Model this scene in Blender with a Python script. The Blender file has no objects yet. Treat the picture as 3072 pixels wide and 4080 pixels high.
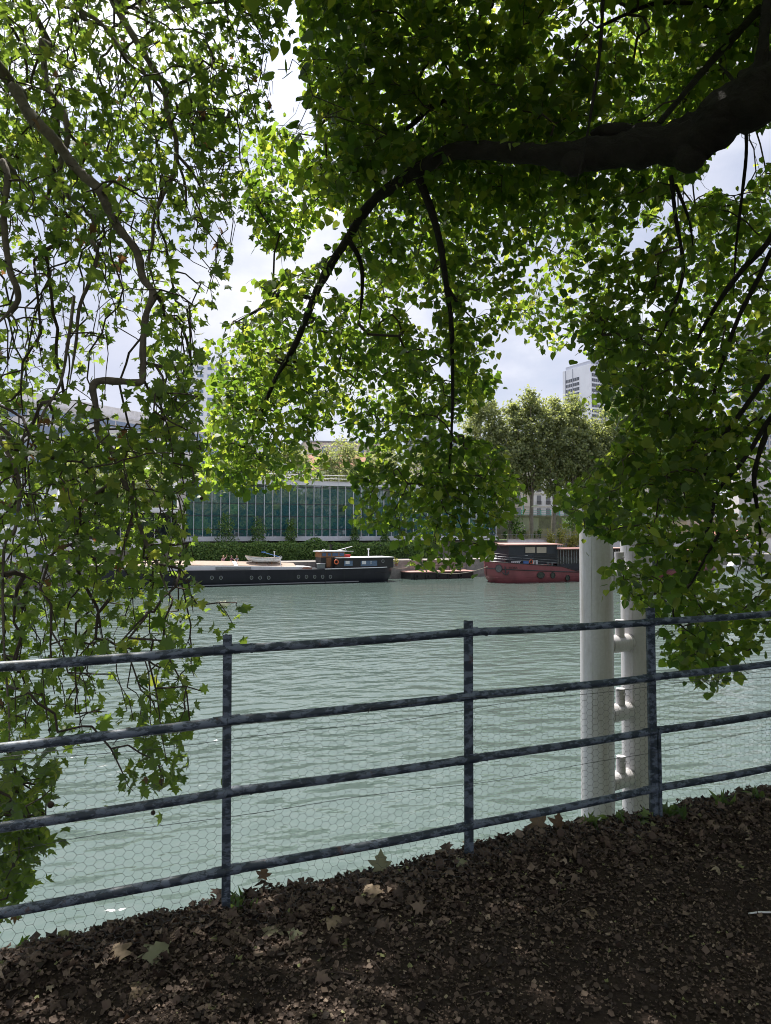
import bpy, bmesh, math, random
import numpy as np
from mathutils import Vector, Matrix, Quaternion
R = math.radians
rng = np.random.default_rng(11)
random.seed(5)
S = bpy.context.scene
C = S.collection
# ------------------------------------------------------------------ camera model (photo pixels 3072 x 4080)
F, CX, CY, PITCH, EYE = 2945.0, 1536.0, 2040.0, R(1.5), 1.58
CAM = np.array([0.0, 0.0, EYE])
UPV = np.array([0.0, -math.sin(PITCH), math.cos(PITCH)]); FWD = np.array([0.0, math.cos(PITCH), math.sin(PITCH)])
K = 3072 / 1666.0
def ray(u, v):
    return FWD + (u - CX) / F * np.array([1.0, 0, 0]) - (v - CY) / F * UPV
def at(u, v, Y):
    d = ray(u, v); return CAM + d * (Y / d[1])
def atD(u, v, Y): return at(u * K, v * K, Y)
def atD_arr(u, v, Y):
    a = (u * K - CX) / F; b = (v * K - CY) / F
    dy = FWD[1] - b * UPV[1]; dz = FWD[2] - b * UPV[2]
    t = Y / dy
    return np.stack([a * t, Y, EYE + dz * t], 1)
def projD_arr(P):
    d = P - CAM
    w = d @ FWD
    return (CX + F * d[:, 0] / w) / K, (CY - F * (d @ UPV) / w) / K
def zoomer(x0, y0, s):
    return lambda x, y: (x0 + s * x, y0 + s * y)
Z1 = zoomer(0, 1400, .6002); Z2 = zoomer(700, 1800, .6002); Z3 = zoomer(1500, 1900, .6002)
Z4 = zoomer(1800, 1300, .7635); Z5 = zoomer(2100, 2000, .6328)
ZD = zoomer(0, 0, K)
class Frame:
    def __init__(s, ox, oy, ang):
        s.o = np.array([ox, oy, 0.0]); s.a = ang
        s.ex = np.array([math.cos(ang), math.sin(ang), 0]); s.ey = np.array([-math.sin(ang), math.cos(ang), 0])
    def hit(s, uv, yl):
        d = ray(*uv); t = (yl - (CAM - s.o) @ s.ey) / (d @ s.ey)
        p = CAM + d * t
        return float((p - s.o) @ s.ex), float(p[2])
    def w(s, x, y, z=0.0): return s.o + s.ex * x + s.ey * y + np.array([0, 0, z])
# ------------------------------------------------------------------ materials
def newmat(name):
    m = bpy.data.materials.new(name); m.use_nodes = True
    nt = m.node_tree; b = nt.nodes.get('Principled BSDF')
    return m, nt, b
def N(nt, t, **kw):
    n = nt.nodes.new(t)
    for k, v in kw.items(): setattr(n, k, v)
    return n
def ramp(nt, fac, stops, interp='LINEAR'):
    r = N(nt, 'ShaderNodeValToRGB'); r.color_ramp.interpolation = interp
    e = r.color_ramp.elements
    while len(e) < len(stops): e.new(.5)
    for i, (p, c) in enumerate(stops):
        e[i].position = p; e[i].color = (*c, 1) if len(c) == 3 else c
    nt.links.new(fac, r.inputs[0]); return r.outputs[0]
def noise(nt, scale, detail=4, rough=.55, vec=None, stretch=None):
    n = N(nt, 'ShaderNodeTexNoise'); n.inputs['Scale'].default_value = scale
    n.inputs['Detail'].default_value = detail; n.inputs['Roughness'].default_value = rough
    if vec is None:
        tc = N(nt, 'ShaderNodeTexCoord'); vec = tc.outputs['Object']
    if stretch:
        mp = N(nt, 'ShaderNodeMapping'); mp.inputs['Scale'].default_value = stretch
        nt.links.new(vec, mp.inputs[0]); vec = mp.outputs[0]
    nt.links.new(vec, n.inputs['Vector']); return n.outputs['Fac']
def bump(nt, b, h, strength, dist=.01):
    n = N(nt, 'ShaderNodeBump'); n.inputs['Strength'].default_value = strength; n.inputs['Distance'].default_value = dist
    nt.links.new(h, n.inputs['Height']); nt.links.new(n.outputs[0], b.inputs['Normal']); return n
def plain(name, col, rough=.6, var=.25, scale=3.0, metal=0.0, bmp=0.0, dirt=None, spec=.5):
    m, nt, b = newmat(name)
    d = tuple(c * (1 - var) for c in col); l = tuple(min(1, c * (1 + var)) for c in col)
    f = noise(nt, scale, 6, .6)
    stops = [(.3, d), (.7, l)]
    col_out = ramp(nt, f, stops)
    if dirt:
        f2 = noise(nt, scale * .6, 8, .7, stretch=(1, 1, .35))
        mask = ramp(nt, f2, [(.52, (0, 0, 0)), (.72, (.75, .75, .75))])
        mx = N(nt, 'ShaderNodeMix', data_type='RGBA'); nt.links.new(mask, mx.inputs[0])
        nt.links.new(col_out, mx.inputs[6]); mx.inputs[7].default_value = (*dirt, 1); col_out = mx.outputs[2]
    nt.links.new(col_out, b.inputs['Base Color'])
    b.inputs['Roughness'].default_value = rough; b.inputs['Metallic'].default_value = metal
    b.inputs['Specular IOR Level'].default_value = spec
    if bmp: bump(nt, b, noise(nt, scale * 6, 6, .6), bmp)
    return m
def leafmat(name, stops, tstops, trans=.45, rough=.45):
    m, nt, b = newmat(name)
    a = N(nt, 'ShaderNodeAttribute'); a.attribute_name = 'var'
    col = ramp(nt, a.outputs['Fac'], stops); tcol = ramp(nt, a.outputs['Fac'], tstops)
    nt.links.new(col, b.inputs['Base Color']); b.inputs['Roughness'].default_value = rough
    b.inputs['Specular IOR Level'].default_value = .35
    t = N(nt, 'ShaderNodeBsdfTranslucent'); nt.links.new(tcol, t.inputs[0])
    mx = N(nt, 'ShaderNodeMixShader'); mx.inputs[0].default_value = trans
    nt.links.new(b.outputs[0], mx.inputs[1]); nt.links.new(t.outputs[0], mx.inputs[2])
    nt.links.new(mx.outputs[0], nt.nodes['Material Output'].inputs[0])
    return m
M = {}
M['linden'] = leafmat('linden_leaf', [(0, (.024, .044, .021)), (.6, (.046, .076, .030)), (1, (.10, .13, .045))],
                      [(0, (.13, .26, .025)), (.6, (.33, .48, .04)), (1, (.66, .70, .08))], .53)
M['planeleaf'] = leafmat('plane_leaf', [(0, (.05, .078, .036)), (.7, (.095, .132, .058)), (.93, (.13, .15, .07)), (1, (.14, .085, .05))],
                      [(0, (.15, .26, .03)), (.7, (.35, .48, .05)), (.93, (.60, .66, .08)), (1, (.25, .12, .04))], .52)
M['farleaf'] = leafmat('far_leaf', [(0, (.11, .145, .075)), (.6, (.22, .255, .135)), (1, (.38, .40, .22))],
                       [(0, (.22, .28, .06)), (1, (.55, .56, .18))], .5, .5)  # brighter than true foliage: distance haze is put into the leaf colours
M['hedgeleaf'] = leafmat('hedge_leaf', [(0, (.05, .11, .028)), (.6, (.11, .20, .05)), (1, (.2, .29, .07))],
                         [(0, (.08, .16, .02)), (1, (.25, .36, .06))], .3, .5)
M['yellowleaf'] = leafmat('yellow_leaf', [(0, (.14, .16, .03)), (.6, (.26, .26, .05)), (1, (.42, .38, .09))],
                          [(0, (.25, .28, .04)), (1, (.5, .46, .1))], .35, .5)
M['bract'] = leafmat('bract', [(0, (.16, .2, .07)), (1, (.26, .29, .11))], [(0, (.35, .42, .1)), (1, (.5, .55, .16))], .4)
M['litter'] = leafmat('litter_leaf', [(0, (.03, .021, .017)), (.5, (.105, .072, .056)), (.82, (.20, .145, .11)), (.96, (.34, .265, .20)), (1, (.2, .21, .09))],
                      [(0, (.03, .016, .008)), (1, (.18, .10, .05))], .12, .75)
M['deadleaf'] = leafmat('dead_leaf', [(0, (.13, .085, .05)), (.6, (.24, .18, .12)), (1, (.24, .25, .15))],
                      [(0, (.2, .11, .05)), (1, (.3, .22, .1))], .2, .7)
M['grass'] = leafmat('grass_blade', [(0, (.05, .10, .025)), (1, (.12, .17, .05))], [(0, (.15, .28, .04)), (1, (.3, .4, .1))], .4)
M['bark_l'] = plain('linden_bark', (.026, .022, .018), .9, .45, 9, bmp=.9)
def bark_ridges(m):
    nt = m.node_tree; b = nt.nodes.get('Principled BSDF')
    f = noise(nt, 26, 8, .7, stretch=(1, 1, 1))
    bump(nt, b, f, 1.0, .045)
bark_ridges(M['bark_l'])
M['bark_p'] = plain('plane_bark', (.17, .14, .115), .85, .45, 12, bmp=.5, dirt=(.07, .055, .04))
M['bark_far'] = plain('far_bark', (.19, .165, .135), .85, .4, 1.5)
M['twig'] = plain('twig', (.07, .05, .04), .8, .3, 10)
M['seedball'] = plain('seed_ball', (.07, .045, .03), .9, .4, 60, bmp=.8)
# chipped paint on the railing
m, nt, b = newmat('chipped_paint')
f = noise(nt, 30, 10, .72, stretch=(.45, .6, 1)); f2 = noise(nt, 60, 5, .6)
ad = N(nt, 'ShaderNodeMath', operation='MULTIPLY_ADD'); nt.links.new(f2, ad.inputs[0]); ad.inputs[1].default_value = .16; nt.links.new(f, ad.inputs[2])
c1 = ramp(nt, ad.outputs[0], [(.0, (.028, .042, .062)), (.575, (.030, .044, .062)), (.600, (.13, .16, .21)), (1, (.20, .235, .30))])
f3 = noise(nt, 9, 6, .7)
rust = ramp(nt, f3, [(.64, (0, 0, 0)), (.69, (.8, .8, .8))])
mx = N(nt, 'ShaderNodeMix', data_type='RGBA'); nt.links.new(rust, mx.inputs[0]); nt.links.new(c1, mx.inputs[6]); mx.inputs[7].default_value = (.10, .05, .035, 1)
nt.links.new(mx.outputs[2], b.inputs['Base Color']); b.inputs['Roughness'].default_value = .5
bump(nt, b, ad.outputs[0], .5, .004); M['paint'] = m
M['wire'] = plain('galvanised_wire', (.055, .058, .06), .5, .3, 30)
# white painted steel pile
m, nt, b = newmat('white_pile')
f = noise(nt, 2.2, 9, .72, stretch=(2.2, 2.2, .28)); f2 = noise(nt, 22, 6, .7)
c0 = ramp(nt, f2, [(.35, (.45, .44, .45)), (.65, (.51, .50, .51))])
mask = ramp(nt, f, [(.47, (0, 0, 0)), (.70, (.7, .7, .7))])
mx = N(nt, 'ShaderNodeMix', data_type='RGBA'); nt.links.new(mask, mx.inputs[0]); nt.links.new(c0, mx.inputs[6]); mx.inputs[7].default_value = (.30, .27, .23, 1)
nt.links.new(mx.outputs[2], b.inputs['Base Color']); b.inputs['Roughness'].default_value = .42; M['pile'] = m
# soil
m, nt, b = newmat('soil')
f = noise(nt, 9, 10, .7); f2 = noise(nt, 70, 8, .75)
c0 = ramp(nt, f, [(.3, (.034, .023, .018)), (.7, (.085, .06, .045))])
c1 = ramp(nt, f2, [(.42, (0, 0, 0)), (.7, (1, 1, 1))])
mx = N(nt, 'ShaderNodeMix', data_type='RGBA', blend_type='MULTIPLY'); mx.inputs[0].default_value = .6
nt.links.new(c0, mx.inputs[6]); nt.links.new(c1, mx.inputs[7])
nt.links.new(mx.outputs[2], b.inputs['Base Color']); b.inputs['Roughness'].default_value = .95
b.inputs['Specular IOR Level'].default_value = .2
bump(nt, b, f2, .9, .012); M['soil'] = m
# water
m, nt, b = newmat('river_water')
tc = N(nt, 'ShaderNodeTexCoord')
mp = N(nt, 'ShaderNodeMapping'); mp.inputs['Rotation'].default_value = (0, 0, R(-20)); nt.links.new(tc.outputs['Object'], mp.inputs[0])
w1 = noise(nt, 1.25, 1.3, .45, mp.outputs[0], (.75, 1.35, 1)); w2 = noise(nt, .42, 2, .5, mp.outputs[0], (.7, 1.2, 1)); w3 = noise(nt, 4.2, 1.5, .5, mp.outputs[0], (.85, 1.1, 1))
a1 = N(nt, 'ShaderNodeMath', operation='MULTIPLY_ADD'); nt.links.new(w2, a1.inputs[0]); a1.inputs[1].default_value = 1.6; nt.links.new(w1, a1.inputs[2])
a2 = N(nt, 'ShaderNodeMath', operation='MULTIPLY_ADD'); nt.links.new(w3, a2.inputs[0]); a2.inputs[1].default_value = .17; nt.links.new(a1.outputs[0], a2.inputs[2])
calm = noise(nt, .05, 3, .6, mp.outputs[0], (.5, 1.6, 1))
st = N(nt, 'ShaderNodeMapRange'); nt.links.new(calm, st.inputs[0]); st.inputs[1].default_value = .35; st.inputs[2].default_value = .65; st.inputs[3].default_value = .55; st.inputs[4].default_value = 1.0
bn = N(nt, 'ShaderNodeBump'); bn.inputs['Distance'].default_value = .25; nt.links.new(a2.outputs[0], bn.inputs['Height']); sx = N(nt, 'ShaderNodeSeparateXYZ'); nt.links.new(tc.outputs['Object'], sx.inputs[0])
lee = N(nt, 'ShaderNodeMapRange'); nt.links.new(sx.outputs['Y'], lee.inputs[0]); lee.inputs[1].default_value = 22; lee.inputs[2].default_value = 85; lee.inputs[3].default_value = 1.0; lee.inputs[4].default_value = .16
ml = N(nt, 'ShaderNodeMath', operation='MULTIPLY'); nt.links.new(st.outputs[0], ml.inputs[0]); nt.links.new(lee.outputs[0], ml.inputs[1]); nt.links.new(ml.outputs[0], bn.inputs['Strength'])
nt.links.new(bn.outputs[0], b.inputs['Normal'])
b.inputs['Base Color'].default_value = (.070, .098, .086, 1); b.inputs['Roughness'].default_value = .10; b.inputs['IOR'].default_value = 1.33
M['water'] = m
# glass
def glassmat(name, col, spec=1.0, ior=1.9, wav=.04):
    m, nt, b = newmat(name)
    b.inputs['Base Color'].default_value = (*col, 1); b.inputs['Roughness'].default_value = .03
    b.inputs['IOR'].default_value = ior; b.inputs['Specular IOR Level'].default_value = spec
    if wav: bump(nt, b, noise(nt, .45, 2, .5), wav, .5)
    return m
M['glass'] = glassmat('teal_glass', (.02, .082, .10), 1.0, 1.85, .05)
M['glassdark'] = glassmat('dark_glass', (.015, .02, .025), ior=1.6, wav=.02)
M['glassblue'] = glassmat('blue_glass', (.06, .12, .22), ior=1.8, wav=.01)
M['alu'] = plain('white_aluminium', (.62, .63, .66), .45, .06, 2)
M['conc'] = plain('pale_concrete', (.58, .57, .58), .8, .12, .8, dirt=(.33, .32, .31))
M['stone'] = plain('stone_blocks', (.42, .40, .38), .85, .15, .6)
M['whitewall'] = plain('white_render', (.72, .72, .74), .8, .05, .4, dirt=(.6, .59, .58))
M['beige'] = plain('beige_wall', (.38, .33, .26), .9, .12, .5, dirt=(.29, .25, .20))
M['quaystone'] = plain('quay_stone', (.24, .22, .20), .9, .3, 1.5, dirt=(.10, .09, .075))
M['terrace'] = plain('terrace_ground', (.20, .19, .16), .9, .2, .5)
M['lawn'] = plain('lawn', (.09, .14, .04), .9, .35, 4)
M['blackhull'] = plain('black_hull', (.012, .013, .019), .42, .25, 1.2, dirt=(.028, .028, .032), spec=.35)
M['blackpaint'] = plain('black_paint', (.018, .018, .02), .4, .2, 2)
M['whitepaint'] = plain('white_paint', (.66, .66, .67), .5, .06, 2, dirt=(.5, .46, .4))
M['hatch'] = plain('plank_hatch', (.27, .20, .15), .8, .15, 2)
M['wood'] = plain('varnished_wood', (.22, .10, .045), .35, .25, 3)
M['redhull'] = plain('red_hull', (.19, .05, .056), .5, .18, .9, dirt=(.13, .035, .04))
M['darkcabin'] = plain('dark_cabin', (.022, .026, .034), .5, .2, 1)
M['roofred'] = plain('red_brown_roof', (.36, .20, .17), .8, .15, 1)
M['tile'] = plain('roof_tile', (.36, .17, .12), .85, .25, 3)
M['brick'] = plain('chimney_brick', (.33, .17, .12), .9, .25, 4)
M['red'] = plain('red_plastic', (.45, .03, .03), .5, .1, 3)
M['orange'] = plain('orange_ring', (.65, .14, .05), .5, .1, 3)
M['greybox'] = plain('grey_green_box', (.17, .19, .18), .6, .15, 3)
M['steel'] = plain('grey_steel', (.28, .29, .30), .45, .15, 4, metal=.4)
M['rope'] = plain('rope', (.25, .23, .18), .9, .2, 10)
M['turq'] = plain('turquoise_rail', (.10, .38, .36), .5, .15, 2)
M['cream'] = plain('cream_facade', (.62, .58, .52), .85, .08, .6)
M['zinc'] = plain('zinc_roof', (.22, .24, .27), .5, .1, 1)
M['towerwhite'] = plain('tower_panel', (.64, .67, .73), .7, .05, .2)  # panel colour raised in place of distance haze
M['towergrey'] = plain('tower_grey', (.36, .38, .44), .7, .06, .2)
M['towerbrown'] = plain('tower_brown', (.45, .43, .43), .7, .1, .2)  # brown paled toward grey, with distance haze put into the colour
M['blue'] = plain('blue_plastic', (.08, .18, .45), .5, .1, 3)
M['skin'] = plain('skin', (.45, .27, .20), .6, .08, 8)
M['hair'] = plain('hair', (.10, .06, .035), .7, .2, 30)
M['blonde'] = plain('fair_hair', (.42, .30, .15), .7, .2, 30)
M['shirt_d'] = plain('dark_shirt', (.10, .03, .05), .8, .2, 10)
M['shirt_g'] = plain('grey_shirt', (.10, .11, .13), .8, .2, 10)
M['shirt_p'] = plain('pink_shirt', (.36, .20, .22), .8, .2, 10)
M['jeans'] = plain('dark_trousers', (.03, .035, .06), .8, .2, 10)
# ------------------------------------------------------------------ object helpers
def tag(o, label=None, cat=None, group=None, kind=None):
    if label: o['label'] = label
    if cat: o['category'] = cat
    if group: o['group'] = group
    if kind: o['kind'] = kind
    return o
def thing(name, label, cat, loc=(0, 0, 0), rz=0.0, group=None):
    o = bpy.data.objects.new(name, None); C.objects.link(o)
    o.location = [float(x) for x in loc]; o.rotation_euler = (0, 0, rz); o.empty_display_size = .2
    return tag(o, label, cat, group)
def link(name, me, mat, parent=None):
    o = bpy.data.objects.new(name, me); C.objects.link(o)
    if mat is not None and not me.materials: me.materials.append(mat)
    if parent is not None: o.parent = parent
    return o
class MB:
    def __init__(s): s.v = []; s.f = []
    def add(s, vs, fs):
        n = len(s.v); s.v += [tuple(map(float, p)) for p in vs]; s.f += [tuple(i + n for i in f) for f in fs]; return s
    def box(s, x0, x1, y0, y1, z0, z1):
        return s.add([(x0, y0, z0), (x1, y0, z0), (x1, y1, z0), (x0, y1, z0), (x0, y0, z1), (x1, y0, z1), (x1, y1, z1), (x0, y1, z1)],
                     [(0, 3, 2, 1), (4, 5, 6, 7), (0, 1, 5, 4), (1, 2, 6, 5), (2, 3, 7, 6), (3, 0, 4, 7)])
    def tube(s, pts, radii, n=8, caps=True):
        pts = [np.array(p, float) for p in pts]
        if not hasattr(radii, '__len__'): radii = [radii] * len(pts)
        vs = []; fs = []; prev = None
        for i, p in enumerate(pts):
            t = pts[min(i + 1, len(pts) - 1)] - pts[max(i - 1, 0)]; t = t / (np.linalg.norm(t) + 1e-9)
            if prev is None:
                a = np.array([0, 0, 1.0]) if abs(t[2]) < .9 else np.array([1.0, 0, 0])
            else: a = prev
            x = a - t * (a @ t); x /= (np.linalg.norm(x) + 1e-9); y = np.cross(t, x); prev = x
            for k in range(n):
                an = 2 * math.pi * k / n
                vs.append(p + (x * math.cos(an) + y * math.sin(an)) * radii[i])
        for i in range(len(pts) - 1):
            for k in range(n):
                a = i * n + k; b2 = i * n + (k + 1) % n
                fs.append((a, b2, b2 + n, a + n))
        if caps:
            fs.append(tuple(range(n))[::-1]); fs.append(tuple((len(pts) - 1) * n + k for k in range(n)))
        return s.add(vs, fs)
    def prism(s, poly, y0, y1):            # polygon in x,z extruded along y
        n = len(poly)
        vs = [(x, y0, z) for x, z in poly] + [(x, y1, z) for x, z in poly]
        fs = [tuple(range(n)), tuple(range(2 * n - 1, n - 1, -1))] + [(i, i + n, (i + 1) % n + n, (i + 1) % n) for i in range(n)]
        return s.add(vs, fs)
    def prismz(s, poly, z0, z1):
        n = len(poly)
        vs = [(x, y, z0) for x, y in poly] + [(x, y, z1) for x, y in poly]
        fs = [tuple(range(n))[::-1], tuple(range(n, 2 * n))] + [(i, (i + 1) % n, (i + 1) % n + n, i + n) for i in range(n)]
        return s.add(vs, fs)
    def ring(s, c, rx, rz, w, y0, y1, n=20):   # elliptical ring facing -y
        vs = []; fs = []
        for k in range(n):
            a = 2 * math.pi * k / n; ca, sa = math.cos(a), math.sin(a)
            for (q, y) in ((0, y0), (w, y0), (w, y1), (0, y1)):
                vs.append((c[0] + (rx + q) * ca, y, c[1] + (rz + q) * sa))
        for k in range(n):
            for j in range(4):
                a = k * 4 + j; b2 = k * 4 + (j + 1) % 4; a2 = ((k + 1) % n) * 4 + j; b3 = ((k + 1) % n) * 4 + (j + 1) % 4
                fs.append((a, b2, b3, a2))
        return s.add(vs, fs)
    def disc(s, c, rx, rz, y0, y1, n=20):
        return s.prism([(c[0] + rx * math.cos(2 * math.pi * k / n), c[1] + rz * math.sin(2 * math.pi * k / n)) for k in range(n)], y0, y1)
    def ball(s, c, r, n=8, m=6, sq=(1, 1, 1)):
        vs = [(c[0], c[1], c[2] + r * sq[2])]; fs = []
        for i in range(1, m):
            ph = math.pi * i / m
            for k in range(n):
                a = 2 * math.pi * k / n
                vs.append((c[0] + r * sq[0] * math.sin(ph) * math.cos(a), c[1] + r * sq[1] * math.sin(ph) * math.sin(a), c[2] + r * sq[2] * math.cos(ph)))
        vs.append((c[0], c[1], c[2] - r * sq[2])); e = len(vs) - 1
        for k in range(n):
            fs.append((0, 1 + k, 1 + (k + 1) % n)); q = 1 + (m - 2) * n
            fs.append((e, q + (k + 1) % n, q + k))
        for i in range(m - 2):
            for k in range(n):
                a = 1 + i * n + k; b2 = 1 + i * n + (k + 1) % n
                fs.append((a, a + n, b2 + n, b2))
        return s.add(vs, fs)
    def build(s, name, mat, parent=None, smooth=False, bev=0.0):
        me = bpy.data.meshes.new(name); me.from_pydata(s.v, [], s.f)
        bm = bmesh.new(); bm.from_mesh(me); bmesh.ops.recalc_face_normals(bm, faces=bm.faces)
        if bev: bmesh.ops.bevel(bm, geom=bm.edges[:], offset=bev, segments=2, affect='EDGES', clamp_overlap=True)
        bm.to_mesh(me); bm.free()
        if smooth:
            me.polygons.foreach_set('use_smooth', [True] * len(me.polygons))
            try: me.set_sharp_from_angle(angle=R(40))
            except Exception: pass
        return link(name, me, mat, parent)
def smooth_path(pts, sub=6):
    P = np.array(pts, float)
    P = np.vstack([2 * P[0] - P[1], P, 2 * P[-1] - P[-2]]); out = []
    for i in range(1, len(P) - 2):
        for k in range(sub):
            t = k / sub; p0, p1, p2, p3 = P[i - 1:i + 3]
            out.append(.5 * (2 * p1 + (p2 - p0) * t + (2 * p0 - 5 * p1 + 4 * p2 - p3) * t * t + (3 * p1 - p0 - 3 * p2 + p3) * t ** 3))
    out.append(P[-2]); return np.array(out)
def inpoly(u, v, poly):
    r = np.zeros(len(u), bool); n = len(poly)
    for i in range(n):
        x1, y1 = poly[i]; x2, y2 = poly[(i + 1) % n]
        if y1 == y2: continue
        c = ((y1 > v) != (y2 > v)) & (u < (x2 - x1) * (v - y1) / (y2 - y1) + x1)
        r ^= c
    return r
def polyarea(p):
    p = np.array(p, float); x, y = p[:, 0], p[:, 1]
    return .5 * abs(np.dot(x, np.roll(y, 1)) - np.dot(y, np.roll(x, 1)))
# ------------------------------------------------------------------ leaf batches
def tmpl(rows, faces): return np.array(rows, float), faces
def linden_tmpl():
    mid = [(0, .04), (0, .36), (0, .72), (0, 1.08)]; sd = [(.22, -.06), (.44, .12), (.49, .42), (.30, .76)]
    v = [(x, y, -.10 * y * y) for x, y in mid]
    for sg in (1, -1): v += [(sg * x, y, .10 * abs(x) - .10 * y * y - .25 * x * x) for x, y in sd]
    f = []
    for o, flip in ((4, 0), (8, 1)):
        for q in ((0, o, o + 1), (0, o + 1, o + 2, 1), (1, o + 2, o + 3, 2), (2, o + 3, 3)):
            f.append(q[::-1] if flip else q)
    v = np.array(v); v[:, 1] -= 0
    return v, f
def plane_tmpl():
    half = [(.16, -.05), (.46, -.13), (.36, .06), (.31, .15), (.52, .21), (.72, .40), (.47, .45), (.28, .50), (.36, .66), (.17, .76)]
    v = [(0, 0), (0, .30), (0, .62), (0, 1.06)]
    vs = [(x, y, -.14 * y * y) for x, y in v]; f = []
    for sg in (1, -1):
        o = len(vs)
        vs += [(sg * x, y, .08 * abs(x) - .14 * y * y - .35 * x * x) for x, y in half]
        fs = [(0, o, o + 1, o + 2), (0, o + 2, o + 3, 1), (1, o + 3, o + 4, o + 5), (1, o + 5, o + 6, o + 7), (1, o + 7, 2), (2, o + 7, o + 8, o + 9), (2, o + 9, 3)]
        f += [q if sg > 0 else q[::-1] for q in fs]
    return np.array(vs), f
def scrap_tmpl():
    v = [(0, 0, 0), (.35, .1, .05), (.5, .5, -.04), (.2, .95, .06), (-.25, .8, -.05), (-.45, .35, .08)]
    return np.array(v), [(0, 1, 2), (0, 2, 3), (0, 3, 4), (0, 4, 5)]
def strap_tmpl():
    v = [(.12, 0, 0), (-.12, 0, 0), (.1, .5, .03), (-.1, .5, .03), (0, 1, -.05)]
    return np.array(v), [(0, 2, 3, 1), (2, 4, 3)]
def quad_tmpl():
    v = [(0, -.1, 0), (.5, .25, .1), (.15, 1, -.06), (-.42, .55, .07)]
    return np.array(v), [(0, 1, 2, 3)]
T_LIN, T_PLA, T_SCR, T_STR, T_QUAD = linden_tmpl(), plane_tmpl(), scrap_tmpl(), strap_tmpl(), quad_tmpl()
def unit(a): return a / (np.linalg.norm(a, axis=1, keepdims=True) + 1e-9)
def leaf_batch(name, T, P, tip, nrm, size, var, mat, parent=None, curl=None, g=rng, smooth=True):
    V, Fc = T; n = len(P)
    t = unit(tip); z = unit(nrm - t * np.sum(nrm * t, 1, keepdims=True)); x = np.cross(t, z)
    if curl is None: curl = g.uniform(.3, 2.2, n)
    L = (V[None, :, 0, None] * x[:, None, :] + V[None, :, 1, None] * t[:, None, :] + (V[None, :, 2] * curl[:, None])[:, :, None] * z[:, None, :]) * size[:, None, None] + P[:, None, :]
    verts = L.reshape(-1, 3)
    nv = len(V); lt = np.array([len(f) for f in Fc]); flat = np.concatenate([np.array(f) for f in Fc])
    idx = (flat[None, :] + (np.arange(n) * nv)[:, None]).reshape(-1)
    tot = np.tile(lt, n); start = np.concatenate([[0], np.cumsum(tot)[:-1]])
    me = bpy.data.meshes.new(name)
    me.vertices.add(len(verts)); me.vertices.foreach_set('co', verts.astype(np.float32).ravel())
    me.loops.add(len(idx)); me.loops.foreach_set('vertex_index', idx.astype(np.int32))
    me.polygons.add(len(tot)); me.polygons.foreach_set('loop_start', start.astype(np.int32)); me.polygons.foreach_set('loop_total', tot.astype(np.int32))
    if smooth: me.polygons.foreach_set('use_smooth', np.ones(len(tot), bool))
    at_ = me.attributes.new('var', 'FLOAT', 'POINT'); at_.data.foreach_set('value', np.repeat(var, nv).astype(np.float32))
    me.update(calc_edges=True); me.validate()
    return link(name, me, mat, parent)
def rnd_dirs(n, g=rng): return unit(g.normal(size=(n, 3)))
def vnoise(P, seed=0):                       # cheap smooth 3-D value noise, 0..1
    h = lambda a: np.modf(np.abs(np.sin(a[..., 0] * 127.1 + a[..., 1] * 311.7 + a[..., 2] * 74.7 + seed * 19.19)) * 43758.5453)[0]
    i = np.floor(P); f = P - i; f = f * f * (3 - 2 * f); r = 0
    for dx in (0, 1):
        for dy in (0, 1):
            for dz in (0, 1):
                w = (f[:, 0] if dx else 1 - f[:, 0]) * (f[:, 1] if dy else 1 - f[:, 1]) * (f[:, 2] if dz else 1 - f[:, 2])
                r = r + w * h(i + np.array([dx, dy, dz]))
    return r
# ------------------------------------------------------------------ camera, sky, sun
cam = bpy.data.cameras.new('camera'); co = bpy.data.objects.new('camera', cam); C.objects.link(co); S.camera = co
co.location = (0, 0, EYE); co.rotation_euler = (R(90) + PITCH, 0, 0)
cam.sensor_fit = 'VERTICAL'; cam.sensor_height = 36; cam.lens = F / 4080 * 36; cam.clip_end = 5000; cam.clip_start = .05
SAZ, SEL = R(-27), R(64)
sdir = Vector((math.sin(SAZ) * math.cos(SEL), math.cos(SAZ) * math.cos(SEL), math.sin(SEL)))
sun = bpy.data.lights.new('sun', 'SUN'); sun.energy = 5.0; sun.angle = R(.5); sun.color = (1, .95, .87)
so = bpy.data.objects.new('sun', sun); C.objects.link(so); so.rotation_euler = (-sdir).to_track_quat('-Z', 'Y').to_euler(); so.location = (-20, 30, 60)
W = bpy.data.worlds.new('World'); S.world = W; W.use_nodes = True; nt = W.node_tree
bg = nt.nodes['Background']; sky = N(nt, 'ShaderNodeTexSky', sky_type='NISHITA'); sky.sun_disc = False
sky.sun_elevation = SEL; sky.sun_rotation = SAZ; sky.altitude = 50; sky.dust_density = 1.5; sky.ozone_density = 1.5
tc = N(nt, 'ShaderNodeTexCoord')
cf = noise(nt, 2.1, 9, .56, tc.outputs['Generated'], (1, 1, 2.2)); cf2 = noise(nt, 3.5, 6, .55, tc.outputs['Generated'], (1.2, 1, 2.0))
mask = ramp(nt, cf, [(.34, (.45, .45, .45)), (.56, (1, 1, 1))])
ccol = ramp(nt, cf2, [(.34, (6.0, 6.4, 7.9)), (.5, (6.9, 7.2, 8.5)), (.68, (9.4, 9.5, 10.2))])
mx = N(nt, 'ShaderNodeMix', data_type='RGBA'); nt.links.new(mask, mx.inputs[0]); nt.links.new(sky.outputs[0], mx.inputs[6]); nt.links.new(ccol, mx.inputs[7])
dt = N(nt, 'ShaderNodeVectorMath', operation='DOT_PRODUCT'); nt.links.new(tc.outputs['Generated'], dt.inputs[0]); dt.inputs[1].default_value = tuple(sdir)
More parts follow.
